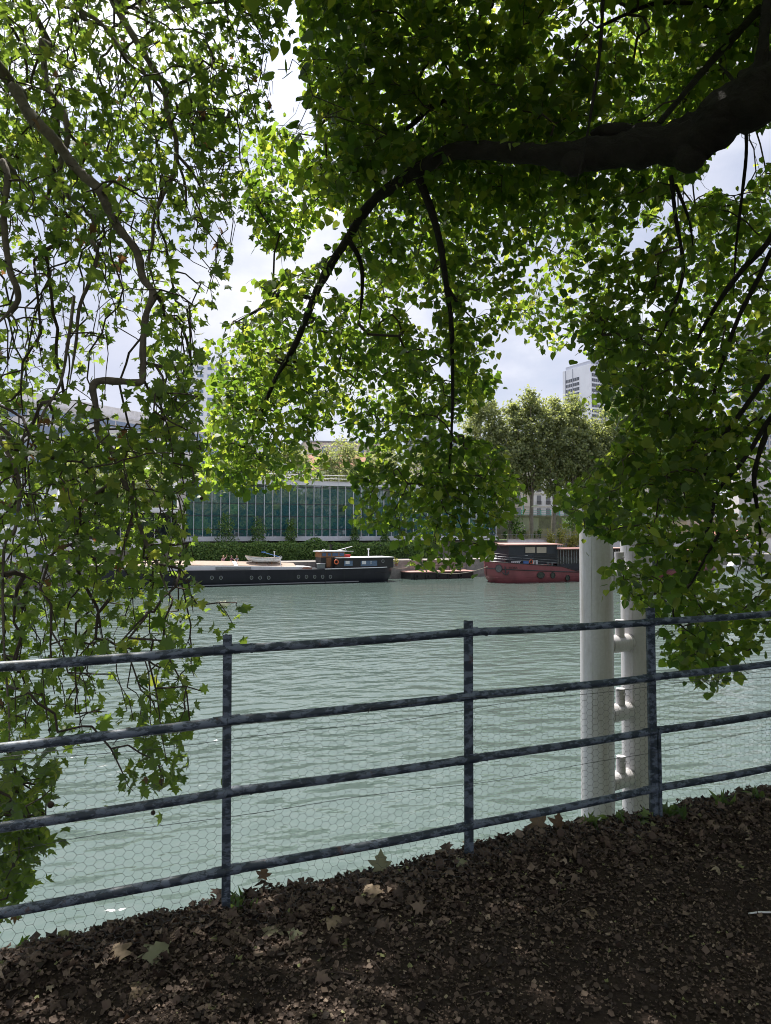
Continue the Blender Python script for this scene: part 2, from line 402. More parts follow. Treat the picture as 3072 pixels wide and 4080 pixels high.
glow = N(nt, 'ShaderNodeMapRange', interpolation_type='LINEAR'); nt.links.new(dt.outputs['Value'], glow.inputs[0]); glow.inputs[1].default_value = .70; glow.inputs[2].default_value = 1.0; glow.inputs[3].default_value = 0.0; glow.inputs[4].default_value = 1.0
pw = N(nt, 'ShaderNodeMath', operation='MULTIPLY'); nt.links.new(glow.outputs[0], pw.inputs[0]); nt.links.new(glow.outputs[0], pw.inputs[1])
gs = N(nt, 'ShaderNodeMath', operation='MULTIPLY_ADD'); nt.links.new(pw.outputs[0], gs.inputs[0]); gs.inputs[1].default_value = 3.2; gs.inputs[2].default_value = 1.0
gl2 = N(nt, 'ShaderNodeVectorMath', operation='SCALE'); nt.links.new(mx.outputs[2], gl2.inputs[0]); nt.links.new(gs.outputs[0], gl2.inputs['Scale'])
nt.links.new(gl2.outputs[0], bg.inputs[0]); bg.inputs[1].default_value = .060
S.view_settings.view_transform = 'Standard'; S.view_settings.look = 'None'; S.view_settings.exposure = 0.95; S.view_settings.gamma = 1
cy = S.cycles; cy.max_bounces = 8; cy.diffuse_bounces = 3; cy.glossy_bounces = 3; cy.transmission_bounces = 4; cy.transparent_max_bounces = 4
cy.sample_clamp_indirect = 6; cy.caustics_reflective = False; cy.caustics_refractive = False; cy.use_denoising = True; cy.denoising_prefilter = 'ACCURATE'; cy.filter_width = 1.0
# ------------------------------------------------------------------ ground and water
FN = Frame(0, 3.386, math.atan(.449))
def gz(s, t):
    s = np.asarray(s, float); t = np.asarray(t, float)
    P = np.stack([s * 1.3, t * 1.3, s * 0], -1).reshape(-1, 3); P2 = P * 6.1 + 3
    n = (vnoise(P, 1) - .5).reshape(s.shape) * .05 + (vnoise(P2, 2) - .5).reshape(s.shape) * .03
    crest = .035 * np.exp(-((t + .02) / .22) ** 2)
    fall = np.where(t > .10, np.minimum((t - .10) * 1.75, 5.45), 0)
    return n + crest - fall - .03 * np.clip(-t, 0, 1.0) * 0
def sheet(name, xs, ys, zf, mat, frame):
    X, Y = np.meshgrid(xs, ys, indexing='ij'); Z = zf(X, Y)
    P = frame.o + X[..., None] * frame.ex + Y[..., None] * frame.ey; P[..., 2] = Z
    a, b2 = len(xs), len(ys); idx = np.arange(a * b2).reshape(a, b2)
    f = np.stack([idx[:-1, :-1], idx[1:, :-1], idx[1:, 1:], idx[:-1, 1:]], -1).reshape(-1, 4)
    me = bpy.data.meshes.new(name); me.from_pydata(P.reshape(-1, 3).tolist(), [], f.tolist())
    me.polygons.foreach_set('use_smooth', [True] * len(me.polygons))
    return tag(link(name, me, mat), kind='structure')
xs = np.concatenate([np.linspace(-150, -8, 30), np.linspace(-7.5, -3, 12), np.arange(-2.8, 5, .045), np.linspace(5.2, 12, 16), np.linspace(15, 200, 30)])
ys = np.concatenate([np.linspace(-60, -6, 12), np.linspace(-5.5, -2.2, 10), np.arange(-2.1, .40, .04), np.linspace(.5, 3.6, 12)])
sheet('ground', xs, ys, gz, M['soil'], FN)
WZ = -5.0
mb = MB(); mb.add([FN.w(-900, 2.5, WZ), FN.w(900, 2.5, WZ), FN.w(900, 112, WZ), FN.w(-900, 112, WZ)], [(0, 1, 2, 3)])
tag(mb.build('water', M['water']), kind='structure')
def ghit(u, v):                              # photo pixel -> walkway
    d = ray(u * K, v * K); t = (0.0 - EYE) / d[2]; p = CAM + d * t
    q = p - FN.o; s, tt = q @ FN.ex, q @ FN.ey
    tt = min(tt, .08); p = FN.w(s, tt); p[2] = float(gz(np.array([s]), np.array([tt]))[0]); return p
# litter
n = 90000
s_ = rng.uniform(-1.9, 3.2, n); t_ = -np.abs(rng.beta(1, 1.4, n)) * 2.5 + .14
P = FN.o + s_[:, None] * FN.ex + t_[:, None] * FN.ey; P[:, 2] = gz(s_, np.minimum(t_, .12)) + rng.uniform(.001, .014, n)
clump = vnoise(np.stack([s_ * 2.2, t_ * 2.2, s_ * 0], 1), 7)
keep = rng.random(n) < .35 + .9 * clump
P = P[keep]; t_ = t_[keep]; n = len(P)
nr = np.array([0, 0, 1.0]) + rng.normal(size=(n, 3)) * .42
tip = rng.normal(size=(n, 3)) * np.array([1, 1, .25])
near = np.exp(-(t_ / .5) ** 2)
sz = rng.gamma(2.4, .0037, n).clip(.004, .030) * (1 + near * .7)
lt = tag(leaf_batch('leaf_litter', T_SCR, P, tip, nr, sz, np.clip(rng.normal(.42, .27, n), 0, 1), M['litter'], curl=rng.uniform(.5, 5, n), smooth=False), 'brown crumbled leaf litter and twigs covering the dark soil path', 'leaf litter', kind='stuff')
n = 340
s_ = rng.uniform(-2.3, 3.6, n); t_ = np.where(rng.random(n) < .85, rng.normal(-.14, .15, n), rng.uniform(-.9, 0, n)); t_ = np.minimum(t_, .13)
P = FN.o + s_[:, None] * FN.ex + t_[:, None] * FN.ey; P[:, 2] = gz(s_, t_) + rng.uniform(.004, .03, n)
nr = np.array([0, -.2, 1.0]) + rng.normal(size=(n, 3)) * .6
o2 = leaf_batch('broken_leaves', T_PLA, P, rng.normal(size=(n, 3)) * np.array([1, 1, .35]), nr, rng.uniform(.02, .06, n), np.clip(rng.normal(.5, .25, n), 0, 1), M['litter'], curl=rng.uniform(1.5, 7, n))
tag(o2, 'larger broken brown leaves heaped along the foot of the railing', 'leaf litter', kind='stuff')
mb = MB()
for i in range(160):
    s0, t0 = rng.uniform(-2, 3.4), rng.uniform(-1.9, .08); a = rng.uniform(0, math.pi); l = rng.uniform(.03, .11)
    p = FN.w(s0, t0); p[2] = float(gz(np.array([s0]), np.array([t0]))[0]) + .012
    d = np.array([math.cos(a), math.sin(a), rng.normal() * .15]) * l
    mb.tube([p - d / 2, p + np.array([0, 0, .006]), p + d / 2], [.0025, .002, .001], 5)
tag(mb.build('fallen_twigs', M['twig'], smooth=True), 'thin fallen twigs lying among the brown litter', 'twigs', kind='stuff')
# single dead leaves
def dead(u, v, size, tip, nrm, var, label, mat='deadleaf', lift=.0, curl=3.2, T=T_PLA):
    p = ghit(u, v); p[2] += .012 + lift
    o = leaf_batch('dead_leaf', T, np.zeros((1, 3)), np.array([tip], float), np.array([nrm], float), np.array([size * .68]), np.array([var]), M[mat], curl=np.array([curl]))
    o.location = p; tag(o, label, 'dead leaf', 'dead leaves along the railing')
    return o
dead(1170, 1818, .13, (-.5, .1, .9), (0, -1, .3), .35, 'tan curled leaf standing upright against the wire near the white piles')
dead(1205, 1812, .11, (.35, .1, 1), (.3, -1, .1), .0, 'dark shrivelled leaf upright beside the tan one near the piles', curl=3.5)
dead(822, 1895, .12, (.1, .15, 1), (.2, -1, .25), 1.0, 'pale yellow green leaf propped up in the wire below the bottom rail')
dead(567, 1945, .075, (.2, .1, 1), (.1, -1, .2), .05, 'small dark brown leaf caught in the wire above the litter', lift=.06, curl=3)
dead(590, 2030, .16, (-.4, .8, .4), (.1, -.5, .9), .8, 'big grey tan leaf leaning on litter by the first post', curl=6)
dead(625, 2032, .075, (.9, .1, .3), (0, -.6, .8), .95, 'small pale green leaf lying below the big grey tan one')
dead(320, 2085, .15, (.5, .6, .45), (.3, -.4, .9), .95, 'drooping pale green grey leaf on the bank edge')
dead(262, 2078, .15, (-.8, .5, .4), (-.2, -.4, .8), .6, 'broad tan leaf folded beside the drooping grey green leaf')
dead(285, 2150, .19, (.9, .3, .05), (0, -.1, 1), .3, 'large flat brown leaf lying on the soil at the bottom', mat='deadleaf')
dead(705, 2005, .12, (.8, .4, .25), (-.2, -.4, 1), .62, 'pinkish brown broken leaf in a patch of sun')
dead(815, 1945, .12, (-.6, .4, .4), (0, -.5, 1), .58, 'rose brown leaf on the litter heap between the posts')
dead(985, 1890, .09, (.8, .2, .3), (0, -.6, 1), .98, 'pale olive leaf on the litter left of the middle post')
dead(1270, 1975, .12, (.7, .5, .15), (0, -.3, 1), .55, 'grey brown ragged leaf flat on the open soil')
p = ghit(1640, 1983); mb = MB(); mb.tube([(-.045, 0, .010), (0, .002, .012), (.08, -.004, .010)], [.003, .004, .003], 8)
o = mb.build('stick', M['whitepaint'], smooth=True); o.location = p; o.rotation_euler = (0, 0, .1); tag(o, 'thin white stick lying on the dark soil', 'stick')
def tuft(u, v, h, nb, label, wide=.09, mat='grass', T=T_STR):
    p = ghit(u, v); p[2] -= .005
    d = np.array([0, 0, 1.0]) + rng.normal(size=(nb, 3)) * np.array([.5, .5, .12])
    o = leaf_batch('grass_tuft', T, rng.normal(size=(nb, 3)) * np.array([.02, .02, 0]), d, rnd_dirs(nb) + np.array([0, -.6, .3]), rng.uniform(.5, 1, nb) * h, rng.random(nb), M[mat], curl=rng.uniform(1, 6, nb))
    o.location = p; tag(o, label, 'grass', 'weeds along the foot of the railing')
tuft(503, 1968, .09, 12, 'small grass tuft at the foot of the first post')
tuft(545, 1962, .06, 8, 'sparse short grass just past the first post')
tuft(1275, 1800, .07, 10, 'leafy weed growing at the foot of the white piles', T=T_PLA)
tuft(1335, 1790, .09, 4, 'tall single weed between the two white piles', T=T_PLA)
tuft(1455, 1775, .10, 9, 'small green weed right of the thick third post', T=T_PLA)
tuft(1560, 1752, .12, 12, 'wispy grass on the bank edge toward the tree')
tuft(1395, 1790, .07, 8, 'broad leaved weed in front of the second pile', T=T_PLA)
tuft(1640, 1735, .1, 10, 'thin grass blades on the crest at the edge of view')
# ------------------------------------------------------------------ railing
fence = thing('railing', 'blue grey pipe railing with chipped paint and chicken wire along the river bank', 'railing', FN.w(.4, 0), FN.a)
PX = [-3.825 + 1.0555 * i for i in range(9)]      # world x of each post
ps = [(x / math.cos(FN.a)) - .4 for x in PX]      # local along the railing
RH = [1.088, .788, .492, .176]
for i, s0 in enumerate(ps):
    mb = MB(); thick = (i == 5); w = {3: .018, 4: .024, 5: .026}.get(i, .02)
    g0 = -.25; top = 1.15
    mb.prismz([(s0 - w, -.006), (s0 + w, -.006), (s0 + w, .003), (s0 + .004, .003), (s0 + .004, .034), (s0 - .004, .034), (s0 - .004, .003), (s0 - w, .003)], g0, top)
    if thick: mb.prismz([(s0 + w + .001, -.018), (s0 + w + .018, -.018), (s0 + w + .018, .03), (s0 + w + .001, .03)], g0, .50)
    [mb.ball((s0 + w * .55, -.007, h + .0), .006, 8, 6) for h in (RH[0] + .032, RH[1] + .03, RH[2] + .03)]
    o = mb.build('post', M['paint'], fence, bev=0 if False else .0012)
    if thick: o.rotation_euler = (0, R(-.6), 0)
for i in range(len(ps) - 1):
    for j, h in enumerate(RH):
        mb = MB(); a, b2 = ps[i], ps[i + 1]
        dz = .006 * math.sin(i * 2.1 + j); dz2 = .006 * math.sin((i + 1) * 2.1 + j)
        tilt = .006 * (i - 3)
        r = .0195
        pts = [(a + (b2 - a) * q, .008 + .002 * math.sin(7 * q + i + j), h + dz + (dz2 - dz) * q - .005 * math.sin(math.pi * q) + tilt * .3) for q in np.linspace(.001, .999, 9)]
        mb.tube(pts, r, 14)
        if j in (0, 1, 2): mb.tube([(a + .10, pts[1][1], pts[1][2]), (a + .107, pts[1][1], pts[1][2])], r + .002, 14)
        mb.tube([(a + .0005, pts[0][1], pts[0][2]), (a + .055, pts[0][1], pts[0][2])], r + .0025, 14)
        mb.tube([(b2 - .055, pts[-1][1], pts[-1][2]), (b2 - .0005, pts[-1][1], pts[-1][2])], r + .0025, 14)
        mb.build('rail', M['paint'], fence, smooth=True)
# chicken wire
Rr = .0234; segs = set()
s0, s1 = -3.4, 4.6
for ci in range(int((s1 - s0) / (1.5 * Rr))):
    for cj in range(-1, 25):
        cxx = s0 + ci * 1.5 * Rr; czz = cj * Rr * 1.732 + (Rr * .866 if ci % 2 else 0)
        if czz > .92: continue
        c6 = [(round(cxx + Rr * math.cos(k * math.pi / 3), 4), round((czz + Rr * math.sin(k * math.pi / 3)) * .8, 4)) for k in range(6)]
        for k in range(6):
            a, b2 = c6[k], c6[(k + 1) % 6]; segs.add((min(a, b2), max(a, b2)))
def warp(p):
    s, z = p
    q = np.array([[s * 2.1, z * 2.1, .3]]); a = float(vnoise(q, 3)[0]) - .5; b2 = float(vnoise(q + 9, 4)[0]) - .5
    low = max(0, 1 - z / .16)
    q2 = np.array([[s * 9, z * 9, 1.3]]); c = float(vnoise(q2, 5)[0]) - .5; d = float(vnoise(q2 + 5, 6)[0]) - .5
    return np.array([s + .012 * a + .03 * d * low, -.026 + .025 * a - low * (.10 + .16 * c), z * (1 - .25 * low) + .012 * b2 + .05 * low * c + .03])
mb = MB(); cache = {}
for a, b2 in segs:
    for p in (a, b2):
        if p not in cache: cache[p] = warp(p)
    mb.tube([cache[a], cache[b2]], .00066, 3, caps=False)
mb.build('wire_mesh', M['wire'], fence)
for h, o_ in ((.735, 0), (.775, 2), (.40, 4)):
    mb = MB(); pts = [(s, -.03 + .01 * math.sin(s * 2 + o_), h + .012 * math.sin(s * 1.7 + o_) + .006 * math.sin(s * 5.3 + o_)) for s in np.arange(-3.4, 4.6, .1)]
    mb.tube(pts, .0012, 4)
    for s in np.arange(-3, 4.5, 1.07):
        if h == .775:
            z = .775 + .012 * math.sin((s + .37) * 1.7 + 2)
            mb.tube([(s + .36, -.036, z - .012), (s + .375, -.025, z + .004), (s + .39, -.036, z + .012)], .0022, 5)
    mb.build('wire_strand', M['wire'], fence, smooth=True)
# ------------------------------------------------------------------ mooring piles
PA = np.array([3.985, 14.0]); PB = np.array([4.96, 14.65])
pl = thing('mooring_post', 'twin white steel mooring piles joined by short cross tubes behind the railing', 'mooring post', (PA[0], PA[1], WZ))
d = PB - PA; L = np.linalg.norm(d); d /= L
def pile(r, off, top):
    mb = MB(); n = 40
    mb.tube([(off[0], off[1], -2), (off[0], off[1], top - .02)], r, n)
    mb.tube([(off[0], off[1], top - .02), (off[0], off[1], top)], [r + .012, r + .012], n)
    o = mb.build('pile', M['pile'], pl, smooth=True)
    sa = -2.15; mb = MB(); mb.tube([(off[0] + r * math.cos(sa), off[1] + r * math.sin(sa), -1), (off[0] + r * math.cos(sa), off[1] + r * math.sin(sa), top - .03)], .005, 6); mb.build('weld_seam', M['pile'], pl)
    mb = MB()
    for k in range(10):
        a = 2 * math.pi * k / 10
        mb.tube([(off[0] + .8 * r * math.cos(a), off[1] + .8 * r * math.sin(a), top), (off[0] + .8 * r * math.cos(a), off[1] + .8 * r * math.sin(a), top + .33)], .012, 6)
        mb.ball((off[0] + .8 * r * math.cos(a), off[1] + .8 * r * math.sin(a), top + .34), .022, 6, 4)
    mb.build('bird_spikes', M['steel'], pl, smooth=True)
pile(.307, (0, 0), 6.78); pile(.30, (PB[0] - PA[0], PB[1] - PA[1]), 6.80)
for z in (-.585, -1.90, -3.19, .72):
    zz = z - WZ; mb = MB()
    mb.tube([(d[0] * .2, d[1] * .2, zz), (d[0] * (L - .2), d[1] * (L - .2), zz)], .172, 28)
    for e_ in (.315, L - .315): mb.tube([(d[0] * e_, d[1] * e_, zz), (d[0] * (e_ + .02), d[1] * (e_ + .02), zz)], .182, 28)
    ct = d * (L * .5) + np.array([.045, -.02])
    mb.tube([(ct[0], ct[1], zz + .1), (ct[0], ct[1], zz + .46)], .088, 20)
    mb.tube([(ct[0] + .08, ct[1] - .03, zz + .36), (ct[0] + .03, ct[1] - .13, zz + .36)], [.02, .016], 8)
    mb.build('cross_tube', M['pile'], pl, smooth=True)
# ------------------------------------------------------------------ far bank
FB = Frame(0, 96.7, R(22.3))
FR = Frame(14.5, 93.7, R(20.5))
class Unit:                                   # a thing standing in a frame; parts are given in frame coordinates
    def __init__(s, fr, x, y, z, name, label, cat, group=None):
        s.fr = fr; s.off = (x, y, z); s.root = thing(name, label, cat, fr.w(x, y, z), fr.a, group)
    def part(s, mb, name, mat, parent=None, smooth=False, bev=0):
        o = s.off; q = parent if parent is not None else s.root
        po = np.array(parent['_o']) if parent is not None and '_o' in parent else None
        mb.v = [(a - o[0], b2 - o[1], c - o[2]) for a, b2, c in mb.v]
        return mb.build(name, M[mat] if isinstance(mat, str) else mat, q, smooth, bev)
def single(fr, mb, x, y, z, name, label, cat, mat, smooth=False, group=None, bev=0):
    mb.v = [(a - x, b2 - y, c - z) for a, b2, c in mb.v]
    o = mb.build(name, M[mat], None, smooth, bev); o.location = [float(q) for q in fr.w(x, y, z)]; o.rotation_euler = (0, 0, fr.a)
    return tag(o, label, cat, group)
# quay and terrace
def fpoly(fr, pts, z0, z1, name, mat):
    mb = MB(); mb.prismz([tuple(fr.w(x, y)[:2]) for x, y in pts], z0, z1); return tag(mb.build(name, M[mat]), kind='structure')
fpoly(FB, [(-260, 6), (300, 6), (300, 14), (-260, 14)], -6.5, -2.48, 'quay', 'quaystone')
fpoly(FB, [(-260, 16.9), (26.5, 16.9), (26.5, 13.2), (300, 13.2), (700, 900), (-700, 900)], -6.4, .03, 'terrace', 'terrace')
fpoly(FB, [(-260, 14.0), (26.5, 14.0), (26.5, 16.9), (-260, 16.9)], -6.3, -2.3, 'quay_path', 'terrace')
fpoly(FB, [(27.5, 32.0), (300, 32), (600, 880), (20, 880), (27.5, 42)], .032, 4.60, 'upper_street', 'terrace')
fpoly(FB, [(27, 18), (150, 18), (150, 30.8), (27, 30.8)], .032, .08, 'lawn', 'lawn')
# ---------------- boats
def loft(stations):
    mb = MB(); k = len(stations[0]); n = len(stations); vs = [p for st in stations for p in st]; fs = []
    for i in range(n - 1):
        for j in range(k - 1):
            a = i * k + j; fs.append((a, a + 1, a + k + 1, a + k))
        fs.append((i * k + k - 1, i * k, (i + 1) * k, (i + 1) * k + k - 1))
    fs.append(tuple(range(k))); fs.append(tuple((n - 1) * k + j for j in range(k))[::-1])
    return mb.add(vs, fs)
def hull_mesh(x0, x1, lb, ls, width, deckf, zb=-5.6, under=.75, pb=2.0, ps=2.0):
    st = []
    xs = np.unique(np.concatenate([x0 + lb * (1 - np.cos(np.linspace(0.06, math.pi / 2, 9))), np.linspace(x0 + lb, x1 - ls, 14), x1 - ls + ls * np.sin(np.linspace(0, math.pi / 2 - .06, 9))]))
    for x in xs:
        hw = width / 2
        b = max(0, (x0 + lb - x) / lb); s_ = max(0, (x - (x1 - ls)) / ls)
        hw *= max(0, 1 - b ** pb) ** (1 / pb); hw *= max(0, 1 - s_ ** ps) ** (1 / ps)
        dx = under * (b ** 2) - under * (s_ ** 2); zd = deckf(x); c = width / 2
        rows = [(zb, .80, 1.15), (-5.0, .94, .9), (-4.45, 1.0, .35), (-3.9, 1.0, .08), (zd, 1.0, 0)]
        near = [(x + dx * q, c - hw * k, z) for z, k, q in rows]; far = [(x + dx * q, c + hw * k, z) for z, k, q in rows][::-1]
        st.append(near + far)
    return loft(st), xs
def edge_path(xs, x0, x1, lb, ls, width, deckf, dz, xa, xb, out=.02, pb=2., ps=2.):
    pts = []
    for x in xs:
        if x < xa or x > xb: continue
        b = max(0, (x0 + lb - x) / lb); s_ = max(0, (x - (x1 - ls)) / ls)
        hw = width / 2 * max(0, 1 - b ** pb) ** (1 / pb) * max(0, 1 - s_ ** ps) ** (1 / ps)
        pts.append((x, width / 2 - hw - out, deckf(x) + dz))
    return pts
def P2(x, y, yl=0.0): return FB.hit(Z2(x, y), yl)
# black barge
bd = lambda x: -3.20 + .09 * max(0, (x + 8) / 9.8) + .13 * max(0, (-10 - x) / 12) + .35 * max(0, (-29 - x) / 6) ** 2
bb = Unit(FB, -16.5, 2.5, WZ, 'barge', 'long black houseboat barge with wooden wheelhouse moored by the hedge', 'barge')
hm, hx = hull_mesh(-35.6, 1.76, 4.5, 3.2, 5.0, bd)
bb.part(hm, 'hull', 'blackhull', smooth=True)
mb = MB(); mb.tube(edge_path(hx, -35.6, 1.76, 4.5, 3.2, 5.0, bd, .01, -8.3, 2), .055, 8); bb.part(mb, 'white_gunwale', 'whitepaint', smooth=True)
mb = MB(); mb.tube(edge_path(hx, -35.6, 1.76, 4.5, 3.2, 5.0, bd, -.62, -3, 1.4), .03, 6); bb.part(mb, 'rubbing_strake', 'blackpaint', smooth=True)
mb = MB(); mb.tube(edge_path(hx, -35.6, 1.76, 4.5, 3.2, 5.0, lambda x: -4.86, 0, -33, -2.0, out=-.06), .07, 6); bb.part(mb, 'waterline_stripe', 'steel', smooth=True)
for x in (-8.2, -5.75):
    mb = MB(); mb.box(x, x + .06, -.03, .05, -4.9, -3.25); bb.part(mb, 'plate_seam', 'blackpaint')
for px in (240, 300, 503, 560, 617, 815, 868, 922, 975, 1027):
    x, z = P2(px, 834 - (4 if px > 700 else -2)); mb = MB(); mb.ring((x, z), .16, .19, .045, -.05, .02, 18)
    r_ = bb.part(mb, 'porthole', 'steel', smooth=True)
    mb = MB(); mb.disc((x, z), .165, .195, -.02, .03); bb.part(mb, 'pane', 'glassdark', r_)
xa, xb = -33.0, P2(905, 765, .6)[0]
mb = MB(); mb.prism([(xa, -3.3), (xa, -2.45), (P2(270, 757, .6)[0], -2.56), (xb, -2.92), (xb, -3.3)], .6, 4.4); bb.part(mb, 'coaming', 'whitepaint')
q1, q2 = P2(265, 768, .55)[0], P2(500, 768, .55)[0]
mb = MB(); mb.prism([(q1, -3.0), (q1, -2.66), (q2, -2.72), (q2, -3.06)], .5, .597); bb.part(mb, 'steel_panel', 'steel')
mb = MB(); mb.prism([(xb - 1.35, -3.12), (xb - 1.1, -2.92), (xb - .5, -2.9), (xb - .25, -3.0), (xb - .02, -2.94), (xb - .02, -3.2), (xb - .9, -3.16)], .592, .598); bb.part(mb, 'rust_patch', 'brick')
hz = lambda x: -2.02 + (x + 21.6) * (-.42 / 9.9)
hxs = [-32.6, -27.6, P2(80, 740, 1.2)[0], P2(385, 740, 1.2)[0], P2(395, 740, 1.2)[0] + .35, -15.2, P2(800, 745, 1.2)[0]]
for i in range(len(hxs) - 1):
    a, b2 = hxs[i] + .03, hxs[i + 1] - .03
    if b2 - a < .6: mat = 'whitepaint'
    else: mat = 'hatch' if i < 5 else 'blackpaint'
    if i == 5: mat = 'hatch'
    mb = MB(); v = []
    for x in (a, b2):
        z = min(hz(x), -1.95); v += [(x, .95, z - .62), (x, .95, z - .44), (x, 2.5, z), (x, 4.05, z - .44), (x, 4.05, z - .62)]
    mb.add(v, [(0, 1, 2, 3, 4), (9, 8, 7, 6, 5), (0, 5, 6, 1), (1, 6, 7, 2), (2, 7, 8, 3), (3, 8, 9, 4), (4, 9, 5, 0)])
    bb.part(mb, 'hatch_cover', mat)
# cabin
cx0, cx1 = P2(1070, 735, .4)[0], P2(1445, 735, .4)[0]
mb = MB(); mb.box(cx0, cx1, .4, 4.6, -3.18, -1.86); cab = bb.part(mb, 'cabin', 'blackpaint')
mb = MB(); mb.box(cx0 - .12, cx1 + .1, .28, 4.72, -1.858, -1.79); bb.part(mb, 'cabin_roof', 'whitepaint', bev=.02)
for a, b2 in ((1115, 1178), (1225, 1340)):
    x0, zt = P2(a, 721, .4); x1, zb_ = P2(b2, 760, .4); mb = MB()
    fr_ = .05
    for bx in ((x0, x1, zt - fr_, zt), (x0, x1, zb_, zb_ + fr_), (x0, x0 + fr_, zb_ + fr_, zt - fr_), (x1 - fr_, x1, zb_ + fr_, zt - fr_)): mb.box(bx[0], bx[1], .36, .44, bx[2], bx[3])
    w_ = bb.part(mb, 'window', 'blackpaint', cab)
    mb = MB(); mb.box(x0 + fr_, x1 - fr_, .385, .42, zb_ + fr_, zt - fr_); bb.part(mb, 'pane', 'glassblue', w_)
    for k in range(2 if b2 - a > 80 else 1):
        xx = x0 + .25 + k * 1.2; mb = MB(); mb.box(xx, xx + (.55 if k == 0 else .08), .374, .383, zb_ + .3, zt - .08); bb.part(mb, 'curtain', 'whitepaint', w_)
x, z = P2(1375, 727, .4); mb = MB(); mb.ring((x, z), .15, .19, .05, .34, .42, 18); r_ = bb.part(mb, 'porthole', 'steel', cab, smooth=True)
mb = MB(); mb.disc((x, z), .155, .195, .37, .43); bb.part(mb, 'pane', 'glassdark', r_)
mb = MB(); x, z = P2(1280, 690, 2.0); mb.tube([(x, 2, -1.83), (x, 2, P2(1280, 650, 2)[1])], .07, 12); mb.tube([(x, 2, P2(1280, 650, 2)[1]), (x, 2, P2(1280, 641, 2)[1])], [.15, .12], 12); bb.part(mb, 'chimney_pipe', 'whitepaint', smooth=True)
for px in (1330, 1370):
    x = P2(px, 690, 1.5)[0]; mb = MB(); mb.tube([(x, 1.5, -1.8), (x, 1.5, -1.62)], .06, 8); bb.part(mb, 'vent', 'steel', smooth=True)
# wheelhouse
wx0, wx1 = P2(966, 700, 1.2)[0], P2(1120, 680, 1.2)[0]
mb = MB(); mb.box(wx0, wx1, 1.25, 3.7, -3.19, -1.76); wh = bb.part(mb, 'wheelhouse', 'blackpaint')
mb = MB(); mb.box(wx0 - .02, wx1 + .02, 1.2, 3.75, -1.758, -1.05); band = bb.part(mb, 'window_band', 'wood')
for a, b2 in ((972, 997), (1012, 1030), (1040, 1080), (1087, 1116)):
    x0 = P2(a, 680, 1.2)[0]; x1 = P2(b2, 680, 1.2)[0]; mb = MB()
    mb.box(x0, x1, 1.17, 1.198, -1.60, -1.18); bb.part(mb, 'window', 'glassblue', band)
dx0, dx1 = P2(1001, 730, 1.2)[0], P2(1033, 730, 1.2)[0]
mb = MB(); mb.box(dx0, dx1, 1.19, 1.247, -3.05, -1.80); mb.box(dx0 + .1, dx1 - .1, 1.165, 1.188, -2.9, -1.95); bb.part(mb, 'door', 'wood', wh)
rx0, rx1 = P2(915, 660, 1)[0], P2(1182, 660, 1)[0]
mb = MB(); mb.box(wx0 - .25, wx1 + .25, .95, 4.0, -1.048, -.95); mb.box(rx0, wx0 - .252, 1.0, 1.25, -1.02, -.98); mb.box(wx1 + .252, rx1, 1.0, 1.25, -1.02, -.98); bb.part(mb, 'wheelhouse_roof', 'whitepaint')
a = P2(1060, 652, 1.6); b2 = P2(1172, 628, 1.6); mb = MB(); mb.tube([(a[0], 1.6, -.93), (b2[0], 1.6, b2[1])], .035, 6); mb.tube([((a[0] + 1.3), 1.6, -.6), (a[0] + 1.5, 1.6, -.94)], .025, 6); bb.part(mb, 'boom', 'alu', smooth=True)
for px in (977, 988):
    x = P2(px, 655, 1.5)[0]; mb = MB(); mb.tube([(x, 1.5, -.95), (x, 1.5, -.72)], .09, 8); bb.part(mb, 'lamp', 'whitepaint', smooth=True)
a = P2(940, 745, .9); b2 = P2(990, 772, .9); mb = MB(); mb.box(a[0], b2[0], .8, 1.15, -3.18, a[1]); bb.part(mb, 'deck_box', 'greybox', bev=.02)
mb = MB(); mb.box(a[0] - .04, b2[0] + .04, .76, 1.19, a[1] + .002, a[1] + .05); bb.part(mb, 'box_lid', 'whitepaint')
for px in (1033, 1062):
    x = P2(px, 768, .35)[0]; mb = MB(); mb.tube([(x, .35, -3.2), (x, .35, -2.9)], .11, 10); mb.tube([(x, .35, -2.9), (x, .35, -2.84)], .14, 10); bb.part(mb, 'bollard', 'blackpaint', smooth=True)
mb = MB(); xs_ = [1.3, 1.55]; mb.tube([(1.2, 1.0, -3.1), (1.2, 1.0, -2.6), (1.5, 1.9, -2.6), (1.5, 1.9, -3.1)], .03, 6); bb.part(mb, 'stern_rail', 'alu', smooth=True)
# things carried by the black barge
def torus(fr, c, y, Rb, r, name, label, mat, cat='lifebuoy'):
    mb = MB(); pts = [(c[0] + Rb * math.cos(a), y, c[1] + Rb * math.sin(a)) for a in np.linspace(0, 2 * math.pi, 19)]
    mb.tube(pts, r, 8, caps=False); return single(fr, mb, c[0], y, c[1], name, label, cat, mat, True)
torus(FB, P2(1067, 732, .3), .3, .26, .07, 'lifebuoy', 'orange lifebuoy hung on the corner of the black barge cabin', 'orange')
a = P2(1105, 681, 1.5); b2 = P2(1157, 694, 1.5); mb = MB(); mb.box(a[0], b2[0], 1.3, 1.9, -1.79, -1.48); mb.box(a[0] - .04, b2[0] + .04, 1.26, 1.94, -1.478, -1.42)
single(FB, mb, a[0], 1.6, -1.79, 'storage_box', 'red box lying on the barge cabin roof beside the wheelhouse', 'box', 'red', bev=.015)
mb = MB(); x, z = P2(1458, 735, 3); mb.tube([(x, 2.6, -3.1), (x, 2.6, -2.7)], [.16, .2], 10)
pot = single(FB, mb, x, 2.6, -3.1, 'flower_pot', 'potted bright green plant on the stern of the black barge', 'plant', 'brick', True)
